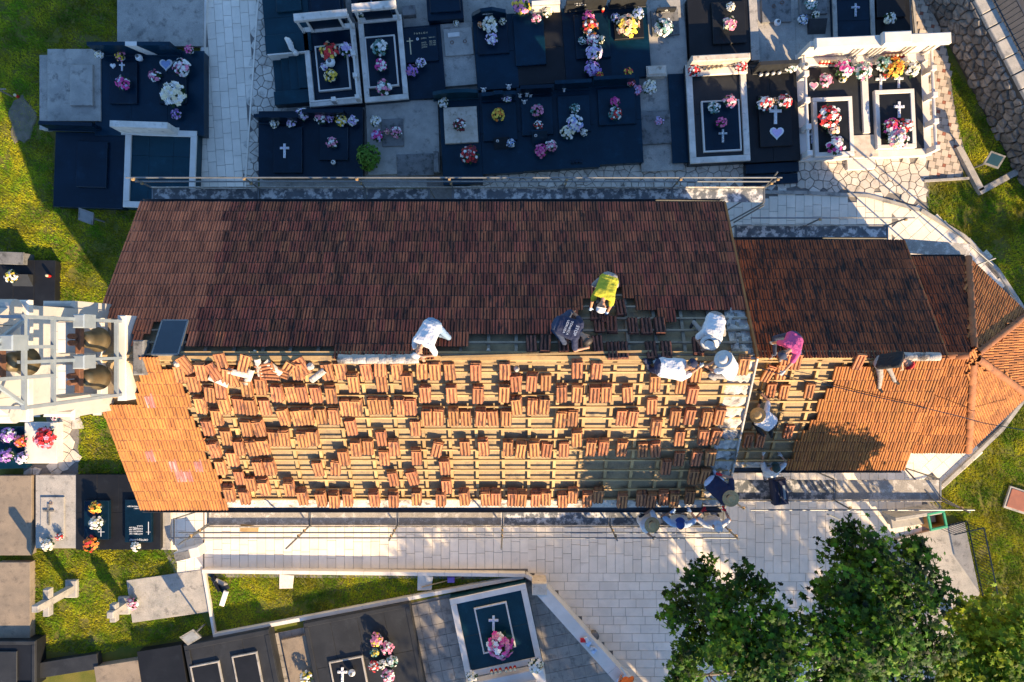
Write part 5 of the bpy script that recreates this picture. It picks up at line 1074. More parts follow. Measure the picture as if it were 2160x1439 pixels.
for i, (px, py, s_) in enumerate([(375,767,.16),(655,773,.16),(1090,778,.12),(535,738,.09),(1030,735,.1)]):
    f = FS if py > 757 else FN; u, v = f.hit(px, py, .05); b = MB(); b.lathe([(s_*.5,-.02),(s_*.6,.05),(s_*.35,.12),(.02,.13)], n=7); o = b.obj('mortar_lump', MT['mortar']); o.matrix_basis = f.mw(u, v, .02 if f is FS else -.13, i); tag(o, f'broken white mortar lump lying by the ridge, {ORD[i]} of five', 'rubble', 'mortar lumps by the ridge')
# ------------------------------------------------------------------ scaffolding
def scaffold(label, xs, y0, y1, zd, out, tops, gap=None, mats=None, rails=(.5,1.0), rail_x=None, name='scaffold'):
    """platform along X between y0 (church side) and y1 (outer side)"""
    ro = empty(name, (xs[0], y1, 0), label, 'scaffold'); O = Vector((xs[0], y1, 0))
    for i in range(len(xs)-1):
        if gap == i: continue
        b = MB(); lo, hi = min(y0,y1), max(y0,y1); b.box(xs[i]+.04-O.x, xs[i+1]-.04-O.x, lo-O.y+.02, hi-O.y-.02, zd-.05, zd, 0); b.obj('platform', MT[mats[i] if mats else 'plank'], ro)
    for i, x in enumerate(xs):
        for y in (y0, y1): MB().tube([(x-O.x, y-O.y, 0), (x-O.x, y-O.y, zd-.052)], .024, 8).obj('standard', MT['galv'], ro)
        MB().bar((x-O.x, y0-O.y, zd-.02), (x-O.x, y1-O.y, zd-.02), .05, .05).obj('transom', MT['galv'], ro)
        if tops[i]:
            MB().tube([(x-O.x, 0, zd-.05), (x-O.x, out*.03, zd+tops[i])], .024, 8).obj('guard_post', MT['galv'], ro)
            for h in rails:
                if h < tops[i]: MB().box(x-O.x-.03, x-O.x+.03, -.03, .04, zd+h-.03, zd+h+.035).obj('clamp', MT['wood'], ro)
    a, c = (rail_x or (xs[0], xs[-1]))
    for h in rails: MB().tube([(a-O.x, out*.05, zd+h), (c-O.x, out*.05, zd+h)], .022, 8).obj('guard_rail', MT['galv'], ro)
    MB().bar((xs[0]-O.x, out*.0, zd+.07), (xs[-1]-O.x, out*.0, zd+.07), .02, .12).obj('toe_board', MT['plankg'], ro)
    return ro
zd = 4.8+ZO; k_ = (CZ-zd)/FPX; X_ = lambda px: (px-1080)*k_
sS = scaffold('long scaffold of splattered planks along the sunlit nave eave', [X_(438),X_(653),X_(838),X_(1060),X_(1287),X_(1528)], P(0,1080,zd).y, P(0,1110,zd).y, zd, -1, [1.2,2.0,1.3,2.05,1.3,1.2], mats=['plankg','plankg','plankg','plank','plank'], rail_x=(X_(395),X_(1528)))
sN = scaffold('long scaffold with pale rails along the shaded nave eave', [X_(322),X_(545),X_(770),X_(905),X_(955),X_(1190),X_(1418),X_(1612)], P(0,428,zd).y, P(0,397,zd).y, zd, 1, [1.05,1.05,1.05,0,1.05,1.05,1.05,1.05], gap=3, rails=(.55,1.0), rail_x=(X_(308),X_(1620)))
zd2 = 3.7+ZO; k2 = (CZ-zd2)/FPX; X2 = lambda px: (px-1080)*k2
sC = scaffold('scaffold of wet grey planks along the sunlit chancel eave', [X2(1546),X2(1760),X2(1984)], P(0,1012,zd2).y, P(0,1056,zd2).y, zd2, -1, [1.0,1.0,1.3], mats=['plank','plankg'], rails=(.95,), rail_x=(X2(1560),X2(2010)))
sD = scaffold('short scaffold of dark planks along the shaded chancel eave', [X2(1552),X2(1700),X2(1872)], P(0,506,zd2).y, P(0,476,zd2).y, zd2, 1, [0,1.0,1.0], rails=(.95,), rail_x=(X2(1560),X2(1890)))
sE = empty('scaffold', P(1905,520), 'narrow scaffold plank beside the dark apse eave', 'scaffold'); O = sE.location.copy()
b = MB(); b.bar(PE(1905,519,3.4)-O, PE(2045,530,3.4)-O, .42, .05); b.obj('platform', MT['plankg'], sE)
for q in ((1905,505),(2045,515),(2045,545)): MB().tube([P(*q,0)-O+Vector((0,0,0)), PE(*q,3.4)-O], .024, 8).obj('standard', MT['galv'], sE)
for a, c in (((2043,515,3.4),(2095,560,3.2)),((2060,560,3.0),(2100,545,3.2)),((1985,1070,3.9),(1905,985,3.4))): MB().tube([PE(*a)-O, PE(*c)-O], .024, 8).obj('brace', MT['galv'], sE)
# ladder in the gap of the north scaffold
la = empty('ladder', (X_(930), P(0,420,zd).y, 0), 'metal ladder in the gap of the shaded nave scaffold', 'ladder')
for dx in (-.2,.2): MB().bar((dx,.18,.0), (dx,-.02,4.9+ZO), .04, .06).obj('side_rail', MT['galv'], la)
for k in range(14): MB().tube([(-.19,.18-.2*(k+.5)/16,.3*(k+.5)), (.19,.18-.2*(k+.5)/16,.3*(k+.5))], .015, 6).obj('rung', MT['galv'], la)
for a, c in (((376,1150,6.0),(440,1105,4.9)),((366,1096,5.6),(420,1078,4.9)),((367,1150,5.9),(367,1094,5.5))): MB().tube([PE(*a)-sS.location, PE(*c)-sS.location], .022, 8).obj('brace', MT['galv'], sS)
for a, c in (((1745,1085,3.5),(1800,1110,2.6)),((1985,1050,3.72),(2030,1074,4.6))): MB().tube([PE(*a)-sC.location, PE(*c)-sC.location], .022, 8).obj('brace', MT['galv'], sC)
for a, c in (((1612,433,4.8),(1548,470,3.6)),((1612,398,4.8),(1640,364,6.0))): MB().tube([PE(*a)-sN.location, PE(*c)-sN.location], .022, 8).obj('brace', MT['galv'], sN)
c = P(1638,1034,zd2); ro = empty('tool_case', c, 'dark blue tool case with a pale strip on the chancel scaffold', 'tool case', rz=R(6))
MB().box(-.21,.21,-.38,.38,.002,.34,.05).obj('case', CL['navy'], ro); MB().box(.06,.13,-.22,.20,.341,.35).obj('label_strip', MT['galvp'], ro); MB().tube([(-.05,-.30,.34),(-.05,-.12,.40),(-.05,.12,.40),(-.05,.30,.34)], .02, 6).obj('handle', MT['black'], ro)
tag(MB().bar(PE(507,1114,4.85), PE(545,1118,4.85), .20, .03).obj('board', MT['wood']), 'loose wooden board beside the nave scaffold planks', 'board')
# electric cable over the chancel roof
pts = [FCS.pt(*FCS.hit(x, y, .10), .10) for x, y in ((1604,777),(1680,800),(1760,816),(1850,838),(1930,856))]+[PE(2020,878,5.75), PE(2075,893,5.5), PE(2200,915,5.3)]
cable = MB().tube(pts, .012, 5).obj('cable', MT['black']); tag(cable, 'thin dark cable running across the orange chancel roof', 'cable')
# ------------------------------------------------------------------ people
def capsule(b, a, c, r0, r1, n=10):
    a, c = Vector(a), Vector(c); d = c-a; L_ = d.length
    d = d/L_ if L_ > 1e-6 else Vector((0,0,1)); x = d.orthogonal().normalized(); y = d.cross(x); vs_ = []; fs = []; rings = []
    for t in (-80,-45,0): rings.append((a+d*r0*math.sin(R(t)), r0*math.cos(R(t))))
    for t in (0,45,80): rings.append((c+d*r1*math.sin(R(t)), r1*math.cos(R(t))))
    for p, r in rings:
        for k in range(n): q = 2*math.pi*k/n; vs_.append(p+(x*math.cos(q)+y*math.sin(q))*r)
    for i in range(5):
        for k in range(n): fs.append((i*n+k, i*n+(k+1)%n, (i+1)*n+(k+1)%n, (i+1)*n+k))
    fs += [tuple(range(n-1,-1,-1)), tuple(range(5*n,6*n))]; b.add(vs_, fs)
def ik(a, c, l1, l2, hint):
    d = c-a; L_ = min(d.length, (l1+l2)*.995); d.normalize(); c = a+d*L_
    k = (l1*l1-l2*l2+L_*L_)/(2*L_); h = math.sqrt(max(l1*l1-k*k, 0)); o = hint-d*hint.dot(d)
    o = o.normalized() if o.length > 1e-4 else d.orthogonal().normalized()
    return a+d*k+o*h, c
def person(label, J, face, cl, hat=None, gloves=None, origin=None, sleeve='short'):
    """J: world positions pel, neck, head, lh, rh, lf, rf; cl=(shirt,pants,shoes)"""
    J = {k: Vector(v) for k, v in J.items()}; up = Vector((0,0,1)); f = Vector((face[0],-face[1],0)).normalized()
    pel, neck = J['pel'], J['neck']; t = (neck-pel).normalized(); pel = neck-t*.54
    lat = f.cross(up).normalized(); lat = (lat-t*lat.dot(t)).normalized()      # to the person's right
    front = lat.cross(t)*-1
    if front.dot(f-up*.6) < 0: front = -front
    hd = J['head']; hdir = (hd-neck).normalized(); hd = neck+hdir*.21
    segs = []                                             # a, b, ra, rb, tag
    def S(a, b_, ra, rb, tg): segs.append((Vector(a), Vector(b_), ra, rb, tg))
    shr = {}
    for sg, k in ((1,'r'),(-1,'l')):
        sh = neck-t*.06+lat*sg*.185; shr[k] = sh
        el, ha = ik(sh, J[k+'h'], .29, .25, lat*sg*.8-up*.2-f*.1)
        S(sh, sh+(el-sh)*.75, .076, .072, 0); S(sh+(el-sh)*.7, el, .048, .043, 0 if sleeve == 'long' else 1); S(el, ha, .043, .030, 0 if sleeve == 'long' else 1)
        d = (ha-el).normalized(); w = d.cross(up)
        if w.length < .2: w = lat.copy()
        w.normalize(); w = w*sg; nrm = d.cross(w).normalized()
        if nrm.z > 0: nrm = -nrm
        g = 4 if gloves else 1
        S(ha, ha+d*.07, .033, .036, g)
        for q, (o_, l_) in enumerate(((-.030,.068),(-.010,.078),(.010,.074),(.029,.060))):
            k0 = ha+d*.085+w*o_; k1 = k0+(d*.8+nrm*.5).normalized()*l_*.55; k2 = k1+(d*.4+nrm*.9).normalized()*l_*.5; S(k0, k1, .0115, .0105, g); S(k1, k2, .0105, .009, g)
        t0 = ha+d*.03-w*.030; t1 = t0+(d*.6-w*.8).normalized()*.045; S(t0, t1, .0135, .012, g); S(t1, t1+(d*.9-w*.1+nrm*.3).normalized()*.035, .012, .010, g)
        hp = pel+lat*sg*.095; fo = J[k+'f']; kn, an = ik(hp, fo+up*.06, .43, .42, front*1.0+lat*sg*.35+up*.25)
        S(hp, kn, .094, .064, 2); S(kn, an, .060, .044, 2)
        fd = (f+lat*sg*.25); fd = fd.normalized(); S(an-up*.02-fd*.05, an-up*.025+fd*.14, .042, .038, 3)
    S(pel+lat*.07-t*.02, pel-lat*.07-t*.02, .125, .125, 2); S(pel+t*.06-lat*.10, pel+t*.06+lat*.10, .132, .132, 0)
    for o_ in (-.13,-.098,-.065,-.033,0,.033,.065,.098,.13): S(pel+t*.02+lat*o_, neck-t*.12+lat*o_*1.1, .122-abs(o_)*.2, .128-abs(o_)*.2, 0)
    S(neck-t*.05-lat*.14, neck-t*.05+lat*.14, .080, .078, 0); S(neck-t*.04, neck+hdir*.09, .058, .052, 1)
    S(hd-hdir*.03, hd+hdir*.045, .088, .096, 1); fr = (f-hdir*f.dot(hdir)); fr = (fr if fr.length > .1 else -up).normalized()
    S(hd-hdir*.06+fr*.035, hd-hdir*.02+fr*.02, .06, .07, 1); S(hd-hdir*.01+fr*.10, hd-hdir*.035+fr*.115, .012, .017, 1)
    sd = hdir.cross(fr).normalized()
    for sg in (-1,1): S(hd-hdir*.02+sd*sg*.092, hd+hdir*.02+sd*sg*.094, .018, .02, 1); S(hd+fr*.082+sd*sg*.033, hd+fr*.084+sd*sg*.033, .011, .011, 5)
    S(hd-hdir*.065+fr*.085-sd*.02, hd-hdir*.065+fr*.085+sd*.02, .010, .010, 6)
    S(hd+hdir*.05-fr*.02, hd+hdir*.055-fr*.04, .09, .085, 7)
    b = MB()
    for a, c, ra, rb, tg in segs: capsule(b, a, c, ra, rb)
    base = Vector(((J['lf'].x+J['rf'].x)/2, (J['lf'].y+J['rf'].y)/2, min(J['lf'].z, J['rf'].z)))
    tmp = b.obj('tmp_body', MT['skin']); md = tmp.modifiers.new('r', 'REMESH'); md.mode = 'VOXEL'; md.voxel_size = .0125; md.use_smooth_shade = True
    sm = tmp.modifiers.new('s', 'SMOOTH'); sm.factor = .5; sm.iterations = 3
    dg = bpy.context.evaluated_depsgraph_get(); me = bpy.data.meshes.new_from_object(tmp.evaluated_get(dg)); bpy.data.objects.remove(tmp)
    n = len(me.polygons); ce = np.empty(n*3, np.float32); me.polygons.foreach_get('center', ce); ce = ce.reshape(-1,3)
    best = np.full(n, 1e9); mi = np.zeros(n, np.int32)
    for a, c, ra, rb, tg in segs:
        A, D = np.array(a), np.array(c-a); L2 = float(D@D)+1e-9; tt = np.clip(((ce-A)@D)/L2, 0, 1); d = np.linalg.norm(ce-(A+tt[:,None]*D), axis=1)-(ra+(rb-ra)*tt)
        d = d-(.004 if tg in (0,2) else 0)
        w = d < best; best[w] = d[w]; mi[w] = tg
    # cloth folds
    nv = len(me.vertices); vt = np.zeros(nv, bool)
    for p_ in me.polygons:
        if mi[p_.index] in (0, 2):
            for q_ in p_.vertices: vt[q_] = True
    off = Vector((len(label) % 7, 3.3, 1.7)); wv = []
    for v_ in me.vertices:
        if vt[v_.index]:
            c_ = v_.co; w_ = mnoise.noise(Vector((c_.x*9, c_.y*9, c_.z*22))+off)*.011+mnoise.noise(c_*34+off)*.005; wv.append((v_, v_.normal*w_))
    for v_, d_ in wv: v_.co += d_
    me.materials.clear()
    for m_ in (CL[cl[0]], MT['skin'], CL[cl[1]], CL[cl[2]], CL[gloves] if gloves else MT['skin'], MT['black'], FM['darkred'], MT['hair']): me.materials.append(m_)
    me.polygons.foreach_set('material_index', mi); me.transform(Matrix.Translation(-base)); me.name = 'person'
    o = link('person', me); o.location = base; tag(o, label, 'person')
    hm = Matrix((sd, fr, hdir)).transposed().to_4x4()
    if hat:
        kind, hc = hat; b = MB()
        if kind == 'cap':
            b.lathe([(.108,.0),(.112,.03),(.108,.07),(.085,.105),(.04,.125),(.005,.13)], n=18); h1 = b.obj('cap', hc, o, True)
            b = MB(); b.add([(math.cos(R(a))*.105, math.sin(R(a))*.105, .012) for a in range(30,151,20)]+[(math.cos(R(a))*.145, math.sin(R(a))*.185+.01, .0) for a in range(30,151,20)], [(i,i+1,8+i,7+i) for i in range(6)]); b.obj('peak', hc, h1, True)
        else:
            b.lathe([(.20,-.002),(.205,.006),(.15,.004),(.112,.012),(.108,.07),(.092,.105),(.05,.112),(.005,.105)], n=22); h1 = b.obj('hat', hc, o, True)
            MB().lathe([(.1135,.014),(.1125,.045),(.109,.045)], n=22).obj('hat_band', CL['black'] if kind == 'hat' else CL['grey'], h1)
        h1.matrix_local = Matrix.Translation(hd-base+hdir*.035)@hm@Matrix.Rotation(R(-6),4,'X')
    else:
        b = MB(); b.lathe([(.10,-.03),(.112,.03),(.106,.08),(.07,.118),(.005,.13)], n=16); h1 = b.obj('hair', MT['hair'], o, True); h1.matrix_local = Matrix.Translation(hd-base-fr*.012+hdir*.01)@hm
    return o
def on(f, px, py, h): 
    u, v = f.hit(px, py, h*f.n.z); return f.pt(u, v, 0)+Vector((0,0,h/ f.n.z*0+h)) if False else f.pt(u, v, h*f.n.z)
def ppl(label, f, js, face, cl, **k):
    J = {}
    for n_, q in zip(('pel','neck','head','lh','rh','lf','rf'), js): J[n_] = on(f, *q) if f else (PE(*q) if q[2] > 2 else P(*q))
    return person(label, J, face, cl, **k)
ppl('kneeling person in a white shirt and faded jeans bent over the ridge mortar', FN, [(908,695,.50),(891,727,.45),(881,742,.38),(897,752,.08),(888,754,.06),(912,704,.0),(940,708,.0)], (-.3,1), ('white','jeans','palegrey'), hat=('cap',CL['palegrey']))
ppl('person in a yellow shirt bending double over the bare battens', FN, [(1287,582,.86),(1273,628,.80),(1269,646,.66),(1281,660,.12),(1244,655,.10),(1302,596,.0),(1262,604,.0)], (-.2,1), ('yellow','grey','black'), hat=('cap',CL['white']), gloves='lightblue')
p3 = ppl('dark-haired person in a navy printed shirt lifting a tile', FN, [(1178,684,.60),(1224,702,.66),(1241,719,.60),(1208,657,.40),(1234,735,.22),(1190,690,.0),(1168,700,.0)], (1,.45), ('navy','darkjeans','navy'))
ppl('person in a pale shirt and white banded hat crouching over dark tiles', FN, [(1512,668,.62),(1500,712,.60),(1496,727,.74),(1486,738,.10),(1480,732,.12),(1500,682,.0),(1462,680,.0)], (-.25,1), ('white','grey','black'), hat=('hat',CL['palegrey']))
ppl('person in a white shirt and navy cap leaning along the ridge', FS, [(1402,776,.30),(1444,782,.42),(1462,766,.50),(1384,763,.10),(1480,772,.22),(1366,768,.02),(1360,760,.02)], (1,-.2), ('white','navy','black'), hat=('cap',CL['navy']), gloves='palegrey')
ppl('person in a white shirt and broad pale hat seated at the ridge', FS, [(1548,790,.28),(1530,764,.62),(1525,757,.84),(1497,778,.20),(1490,772,.22),(1506,800,.02),(1500,784,.02)], (-1,-.3), ('white','grey','black'), hat=('brim',CL['palegrey']))
ppl('person in a magenta shirt and navy cap reaching over the chancel ridge', FCN, [(1676,716,.55),(1668,738,.72),(1656,746,.72),(1654,784,.30),(1626,724,.15),(1648,750,.0),(1632,748,.0)], (-.5,.8), ('magenta','darkjeans','grey'), hat=('cap',CL['darkjeans']), gloves='palegrey')
ppl('person in a black shirt and red cap sitting on the chancel tiles', FCS, [(1872,762,.30),(1903,758,.56),(1920,770,.56),(1904,792,.14),(1848,770,.16),(1886,806,.02),(1852,818,.02)], (.6,.6), ('black','grey','black'), hat=('cap',CL['red']))
ppl('person in a white shirt and straw hat working on the chancel battens', FCS, [(1638,904,.32),(1604,879,.56),(1597,876,.78),(1602,852,.12),(1606,830,.10),(1606,916,.02),(1625,918,.02)], (-.6,-.8), ('white','black','black'), hat=('brim',MT['straw']), gloves='black')
def ab(label, js, face, cl, **k): return ppl(label, None, js, face, cl, **k)
zc_ = 3.7
ab('person in a white shirt and dark green cap standing at the chancel eave', [(1624,1000,4.55),(1627,990,5.05),(1636,989,5.28),(1609,954,5.25),(1648,962,5.15),(1612,1012,zc_),(1630,1014,zc_)], (.1,-1), ('white','darkjeans','black'), hat=('cap',CL['green']), gloves='palegrey')
ppl('person in a navy shirt, pale trousers and straw hat crouching at the eave corner', FS, [(1512,1028,.42),(1537,1049,.74),(1541,1052,.96),(1522,1003,.30),(1548,1066,.10),(1492,1030,.0),(1507,996,.0)], (.8,.7), ('navy','paleblue','palegrey'), hat=('brim',MT['straw']), gloves='red')
zs = 4.8
ab('person in a white shirt and straw hat on the nave scaffold, left of three', [(1360,1094,5.62),(1370,1106,6.10),(1375,1108,6.32),(1358,1086,6.0),(1379,1138,5.75),(1358,1092,zs),(1370,1098,zs)], (.4,1), ('white','jeans','black'), hat=('brim',MT['straw']), gloves='black')
ab('person in a pale blue shirt and blue cap holding the gutter, middle of three', [(1432,1096,5.65),(1433,1108,6.12),(1435,1108,6.34),(1415,1081,6.0),(1457,1080,6.0),(1424,1094,zs),(1442,1095,zs)], (0,-1), ('lightblue','navy','black'), hat=('cap',CL['blue']), gloves='lightblue')
ab('person in a white shirt, cap and red gloves on the scaffold, right of three', [(1502,1098,5.65),(1505,1110,6.14),(1513,1114,6.34),(1481,1079,6.02),(1530,1078,6.02),(1493,1095,zs),(1512,1097,zs)], (0,-1), ('white','grey','black'), hat=('cap',CL['white']), gloves='red')
ab('person in an orange shirt and jeans seated on the white parapet', [(1316,1440,.86),(1320,1450,1.36),(1322,1448,1.58),(1308,1432,.9),(1322,1432,.9),(1292,1402,.04),(1307,1412,.04)], (-.6,-.8), ('orange','lightblue','black'))
# print on the navy shirt
u3, v3 = FN.hit(1212,692,.72); pr = words(p3, 'STOP', 0, 0, 0, .10, 'whitep', name='shirt_print'); pr2 = words(p3, 'TONKICA\nUDRUGA', 0, 0, 0, .075, 'whitep', name='shirt_print')
nk, pl = on(FN,1224,702,.66), on(FN,1178,684,.60); td = (nk-pl).normalized(); upn = (Vector((0,0,1))-td*td.z).normalized(); lt_ = td.cross(upn).normalized()
for o, back in ((pr,.10),(pr2,.25)):
    m = Matrix((-lt_, td, upn)).transposed().to_4x4()
    if m.determinant() < 0: m = Matrix((lt_, td, upn)).transposed().to_4x4()
    o.matrix_local = Matrix.Translation(nk-td*back+upn*.150-p3.location)@m
    o.data.align_x = 'CENTER'
# ------------------------------------------------------------------ trees
LEAF = [(0,-.5)]+[(math.sin(a)*r, math.cos(a)*r) for a, r in ((R(-120),.42),(R(-98),.20),(R(-70),.52),(R(-38),.24),(0,.60),(R(38),.24),(R(70),.52),(R(98),.20),(R(120),.42))]
LEAF = np.array([(0,0,.05)]+[(x,y,-.04*(x*x+y*y)*4) for x, y in LEAF])
LFN = np.array([(0,i,i+1) for i in range(1,len(LEAF)-1)]+[(0,len(LEAF)-1,1)])
def tree(label, base, blobs, nleaf, size=.17, seed=1, group='broad-leaved trees in the lower right', trunk=.22, lm='leaf'):
    rg = np.random.RandomState(seed); rd = random.Random(seed)
    ro = empty('plane_tree', base, label, 'tree', group); B = Vector(base)
    b = MB(); cz = sum(q[2] for q in blobs)/len(blobs); ctr = Vector((sum(q[0] for q in blobs)/len(blobs)-B.x, sum(q[1] for q in blobs)/len(blobs)-B.y, cz)); fork = Vector((ctr.x*.25, ctr.y*.25, cz*.42))
    b.tube([(0,0,-.1),(fork.x*.3,fork.y*.3,fork.z*.5),fork], [trunk,trunk*.8,trunk*.65], 10); b.obj('trunk', MT['bark'], ro, True)
    for q in blobs:
        e = Vector((q[0]-B.x, q[1]-B.y, q[2])); m1 = fork.lerp(e,.5)+Vector((rd.uniform(-.3,.3),rd.uniform(-.3,.3),.25)); bb = MB(); bb.tube([fork, m1, e], [trunk*.35,trunk*.22,.02], 7)
        for k in range(4):
            d = Vector((rd.gauss(0,1),rd.gauss(0,1),rd.gauss(0,.7))).normalized()*q[3]*.8; st_ = m1.lerp(e, rd.uniform(.4,.95)); bb.tube([st_, st_+d*.6+Vector((0,0,.05)), st_+d], [.025,.015,.006], 5)
        bb.obj('limb', MT['bark'], ro, True)
    vol = np.array([q[3]**2.2 for q in blobs]); vol /= vol.sum(); C = []; Nn = []
    for q, w in zip(blobs, vol):
        n = int(nleaf*w); nc = max(4, int(n/22)); dd = rg.normal(size=(nc,3)); dd /= np.linalg.norm(dd,axis=1)[:,None]; dd *= (rg.uniform(.25,1,nc)**.55)[:,None]
        cc_ = np.array(q[:3])+dd*np.array([q[3],q[3],q[3]*.75]); idx = rg.randint(0,nc,n); C.append(cc_[idx]+rg.normal(size=(n,3))*.15); nn = dd[idx]*.7+np.array([0,0,.75])+rg.normal(size=(n,3))*.45; Nn.append(nn)
    C = np.concatenate(C); Nn = np.concatenate(Nn); Nn /= np.linalg.norm(Nn,axis=1)[:,None]; n = len(C)
    ref = rg.normal(size=(n,3)); X = np.cross(Nn, ref); X /= np.linalg.norm(X,axis=1)[:,None]; Y = np.cross(Nn, X); s = rg.uniform(.5,1.2,n)*size
    V = C[:,None,:]+s[:,None,None]*(LEAF[None,:,0:1]*X[:,None,:]+LEAF[None,:,1:2]*Y[:,None,:]+LEAF[None,:,2:3]*Nn[:,None,:])
    F = LFN[None]+(np.arange(n)*len(LEAF))[:,None,None]; var = np.repeat(rg.random_sample(n), len(LFN))
    V = V.reshape(-1,3)-np.array(base)
    o = link('crown', np_mesh('crown', V, F.reshape(-1,3), MT[lm], var=var), ro)
def bl(l): return [(*PE(px,py,z)[:2], z+ZO, .80*r*(CZ-z-ZO)/FPX) for px, py, z, r in l]
tree('large dark green tree at the bottom, nearest the pale courtyard', P(1570,1330), bl([(1440,1290,7.0,52),(1480,1215,7.2,46),(1530,1290,8.4,72),(1470,1370,7.4,60),(1590,1245,7.8,50),(1640,1310,8.8,62),(1560,1390,8.8,84),(1440,1430,7.0,50),(1650,1400,9.2,74),(1600,1460,8.6,90),(1540,1340,7.4,60),(1690,1350,9.0,46)]), 5600, .18, 1)
tree('tall dark green tree in the lower right, reaching up to the bin', P(1840,1290), bl([(1800,1115,6.6,34),(1775,1165,7.0,50),(1850,1180,7.6,60),(1925,1180,7.0,50),(1735,1240,7.4,40),(1800,1270,8.6,80),(1895,1260,8.4,78),(1970,1250,7.2,44),(1760,1350,8.8,72),(1850,1360,9.2,95),(1945,1350,8.4,74),(1800,1440,8.6,90),(1900,1450,8.6,90),(1840,1270,7.2,80)]), 7600, .18, 2)
tree('yellow-green sunlit tree in the lower right corner', P(2080,1400), bl([(2030,1300,6.0,40),(2090,1340,7.4,66),(2030,1400,7.8,74),(2130,1370,8.2,66),(2095,1265,5.6,32),(2060,1460,8.0,80),(2165,1320,7.8,50),(2180,1440,8.2,80)]), 4600, .18, 3, lm='leafy')
def blw(cx, cy, z, r, n, seed):
    rd = random.Random(seed); return [(cx+rd.uniform(-1,1)*r*.7, cy+rd.uniform(-1,1)*r*.7, z+rd.uniform(-1,1)*r*.35, r*rd.uniform(.38,.55)) for _ in range(n)]
for i, (x, y, z, r) in enumerate(((7.3,-18.9,6.6,2.9),(10.7,-19.2,6.7,3.1),(14.2,-18.5,6.8,3.1),(17.8,-18.9,6.8,3.1),(8.9,-22.8,7.0,3.2),(12.8,-22.9,7.0,3.2),(16.8,-22.9,7.0,3.3))):
    tree(f'tree just outside the picture shading the courtyard, {ORD[i]} of seven', (x,y,0), blw(x,y,z,r,10,40+i), 4300, .25, 10+i, 'trees below the picture')
tree('tree just outside the picture shading the right lawn', (24.5,-6.0,0), blw(24.5,-6.0,5.2,2.6,8,77), 2600, .26, 30, 'trees beside the picture')
# ------------------------------------------------------------------ remaining things at ground level
c = P(1910,1098); bc = empty('bench', c, 'long grey concrete bench beside the bin', 'bench', rz=R(9))
MB().box(-.75,.75,-.05,.30,.40,.50,.02).obj('seat', MT['conc'], bc); MB().box(-.78,.78,.31,.44,0,.85,.02).obj('backrest', MT['conc'], bc); MB().box(-.65,-.45,.0,.28,0,.398).obj('leg', MT['conc'], bc); MB().box(.45,.65,.0,.28,0,.398).obj('leg', MT['conc'], bc)
bn = empty('litter_bin', P(1945,1085), 'yellow litter bin with an open green top', 'bin', rz=R(12))
MT['binw'] = mat('varnished_wood', (.44,.22,.05), (.36,.17,.04), 4, .5); MT['bing'] = mat('green_plastic', (.03,.30,.14), (.025,.25,.12), 4, .5)
for i in range(4):
    a = i*math.pi/2; m = MB(); m.box(-.25,.25,.235,.27,.05,.80,.01); o = m.obj('side_panel', MT['binw'], bn); o.rotation_euler = (0,0,a)
    m = MB(); m.box(-.30,.30,.22,.30,.801,.86,.015) if i%2 == 0 else m.box(-.219,.219,.22,.30,.801,.86,.015); o = m.obj('rim', MT['bing'], bn); o.rotation_euler = (0,0,a)
MB().box(-.22,.22,-.22,.22,.05,.35).obj('liner', MT['bing'], bn)
tr = empty('terrace', P(1960,1180), 'pale concrete terrace slab under the trees beside the lawn', 'terrace'); O = tr.location.copy()
pts = [P(x,y)-O for x, y in ((1830,1150),(2030,1100),(2062,1250),(1960,1440),(1800,1480),(1720,1300))]; MB().prism([(p.x,p.y) for p in pts], 0, .12, .01).obj('slab', MT['conc'], tr)
rl = empty('fence', P(2040,1100), 'thin dark metal fence at the terrace edge', 'fence'); O = rl.location.copy()
for a, c in (((2035,1098),(2068,1255)),((1975,1112),(2035,1098))):
    p, q = P(*a)-O, P(*c)-O; n = int((q-p).length/.11)
    for h in (.12,.95): MB().bar(p+Vector((0,0,h)), q+Vector((0,0,h)), .03, .03).obj('rail', MT['black'], rl)
    for i in range(n+1): MB().bar(p.lerp(q,i/n), p.lerp(q,i/n)+Vector((0,0,.95)), .014, .014).obj('baluster', MT['black'], rl)
gt = grave('small terracotta topped stone box on the right lawn', 2148, 1056, 48, 46, -18, 'conc', .10, [(2149,1056,42,40,'patr',.02)], name='stone_box', cat='box')
for px, py, w, h, lab in ((605,1226,30,30,'flat pale stone tile on the grass wedge, left of two'),(897,1229,32,30,'flat pale stone tile on the grass wedge, right of two')):
    c = P(px, py); s = w/60; b = MB(); b.prism([(-s*.5,-s*.5),(s*.42,-s*.48),(s*.5,s*.4),(-s*.48,s*.5)], 0, .05, .01); o = b.obj('stone_tile', MT['white']); o.location = c; tag(o, lab, 'stone tile')
pl_ = empty('debris_pile', P(468,1236), 'heap of dark broken marble pieces with one pale slab', 'rubble')
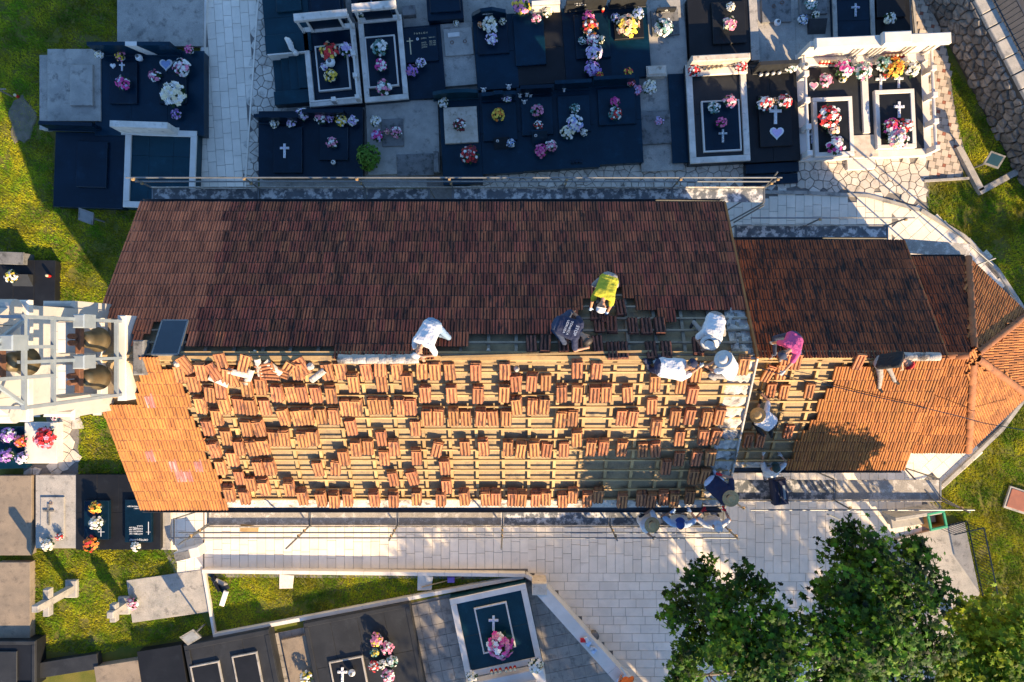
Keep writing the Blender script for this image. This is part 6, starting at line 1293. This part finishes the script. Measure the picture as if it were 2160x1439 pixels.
for i, (x, y, a, w, h, m) in enumerate(((-.30,.35,-40,.30,.12,'black'),(-.18,.18,-50,.34,.14,'grey'),(.02,.12,-30,.42,.22,'conc'),(.10,-.05,-35,.40,.16,'black'),(-.05,.05,-60,.36,.1,'blackm'),(.28,.05,20,.2,.14,'grey'),(.22,-.30,70,.55,.16,'white'))):
    o = MB().box(-w/2,w/2,-h/2,h/2,0,.06,.01).obj('fragment', MT[m], pl_); o.location = (x,y,.03+.05*i); o.rotation_euler = (R(random.uniform(-8,8)),R(random.uniform(-8,8)),R(a))
hoe = empty('hoe', P(935,1226), 'wooden handled hoe lying on the grass wedge', 'hoe', rz=R(14)); MB().tube([(-.75,0,.10),(.65,0,.05)], .018, 8).obj('handle', MT['wood'], hoe); MB().box(.62,.72,-.12,.12,.0,.04,.01).obj('blade', MT['rust'], hoe)
pb = tag(MB().box(-.12,.12,-.10,.10,.0,.16,.03).obj('purple_bag', mat('purple_plastic', (.22,.12,.45), (.16,.09,.34), 6, .5)), 'small purple bag on the grass beside the hoe', 'bag'); pb.location = P(952,1221)
c = P(1240,1358,.75); fb_ = empty('toy_bundle', (c.x,c.y,.752), 'small heap of colourful boxes left on the white parapet', 'boxes')
for i, (x, y, m) in enumerate(((-.16,.12,'red'),(.02,.02,'lightblue'),(-.04,.14,'white'),(.14,-.14,'palegrey'),(.20,-.22,'lightblue'))): o = MB().box(-.09,.09,-.06,.06,0,.08,.01).obj('box', CL[m], fb_); o.location = (x,y,0); o.rotation_euler = (0,0,i)
c = P(1252,1336); b = MB(); b.lathe([(.12,0),(.15,.15),(.16,.28),(.13,.30)], n=12); o = b.obj('plant_pot', MT['concd']); o.location = c; tag(o, 'dark round pot on the courtyard beside the parapet', 'pot'); 
stp = empty('stone_plinth', P(410,1160), 'pale stone block with a dark top under the scaffold corner', 'plinth', rz=R(14)); MB().box(-.42,.42,-.16,.16,0,.55,.01).obj('block', MT['white'], stp); MB().box(-.40,.10,-.14,.14,.551,.58).obj('top_plate', MT['concd'], stp)

# lettering as real meshes
for o in [o for o in scn.objects if o.type == 'FONT']:
    me = bpy.data.meshes.new_from_object(o); nm = o.name.split('.')[0]; par, ml = o.parent, o.matrix_basis.copy()
    bpy.data.objects.remove(o); link(nm, me, par, ml)['kind'] = 'stuff'
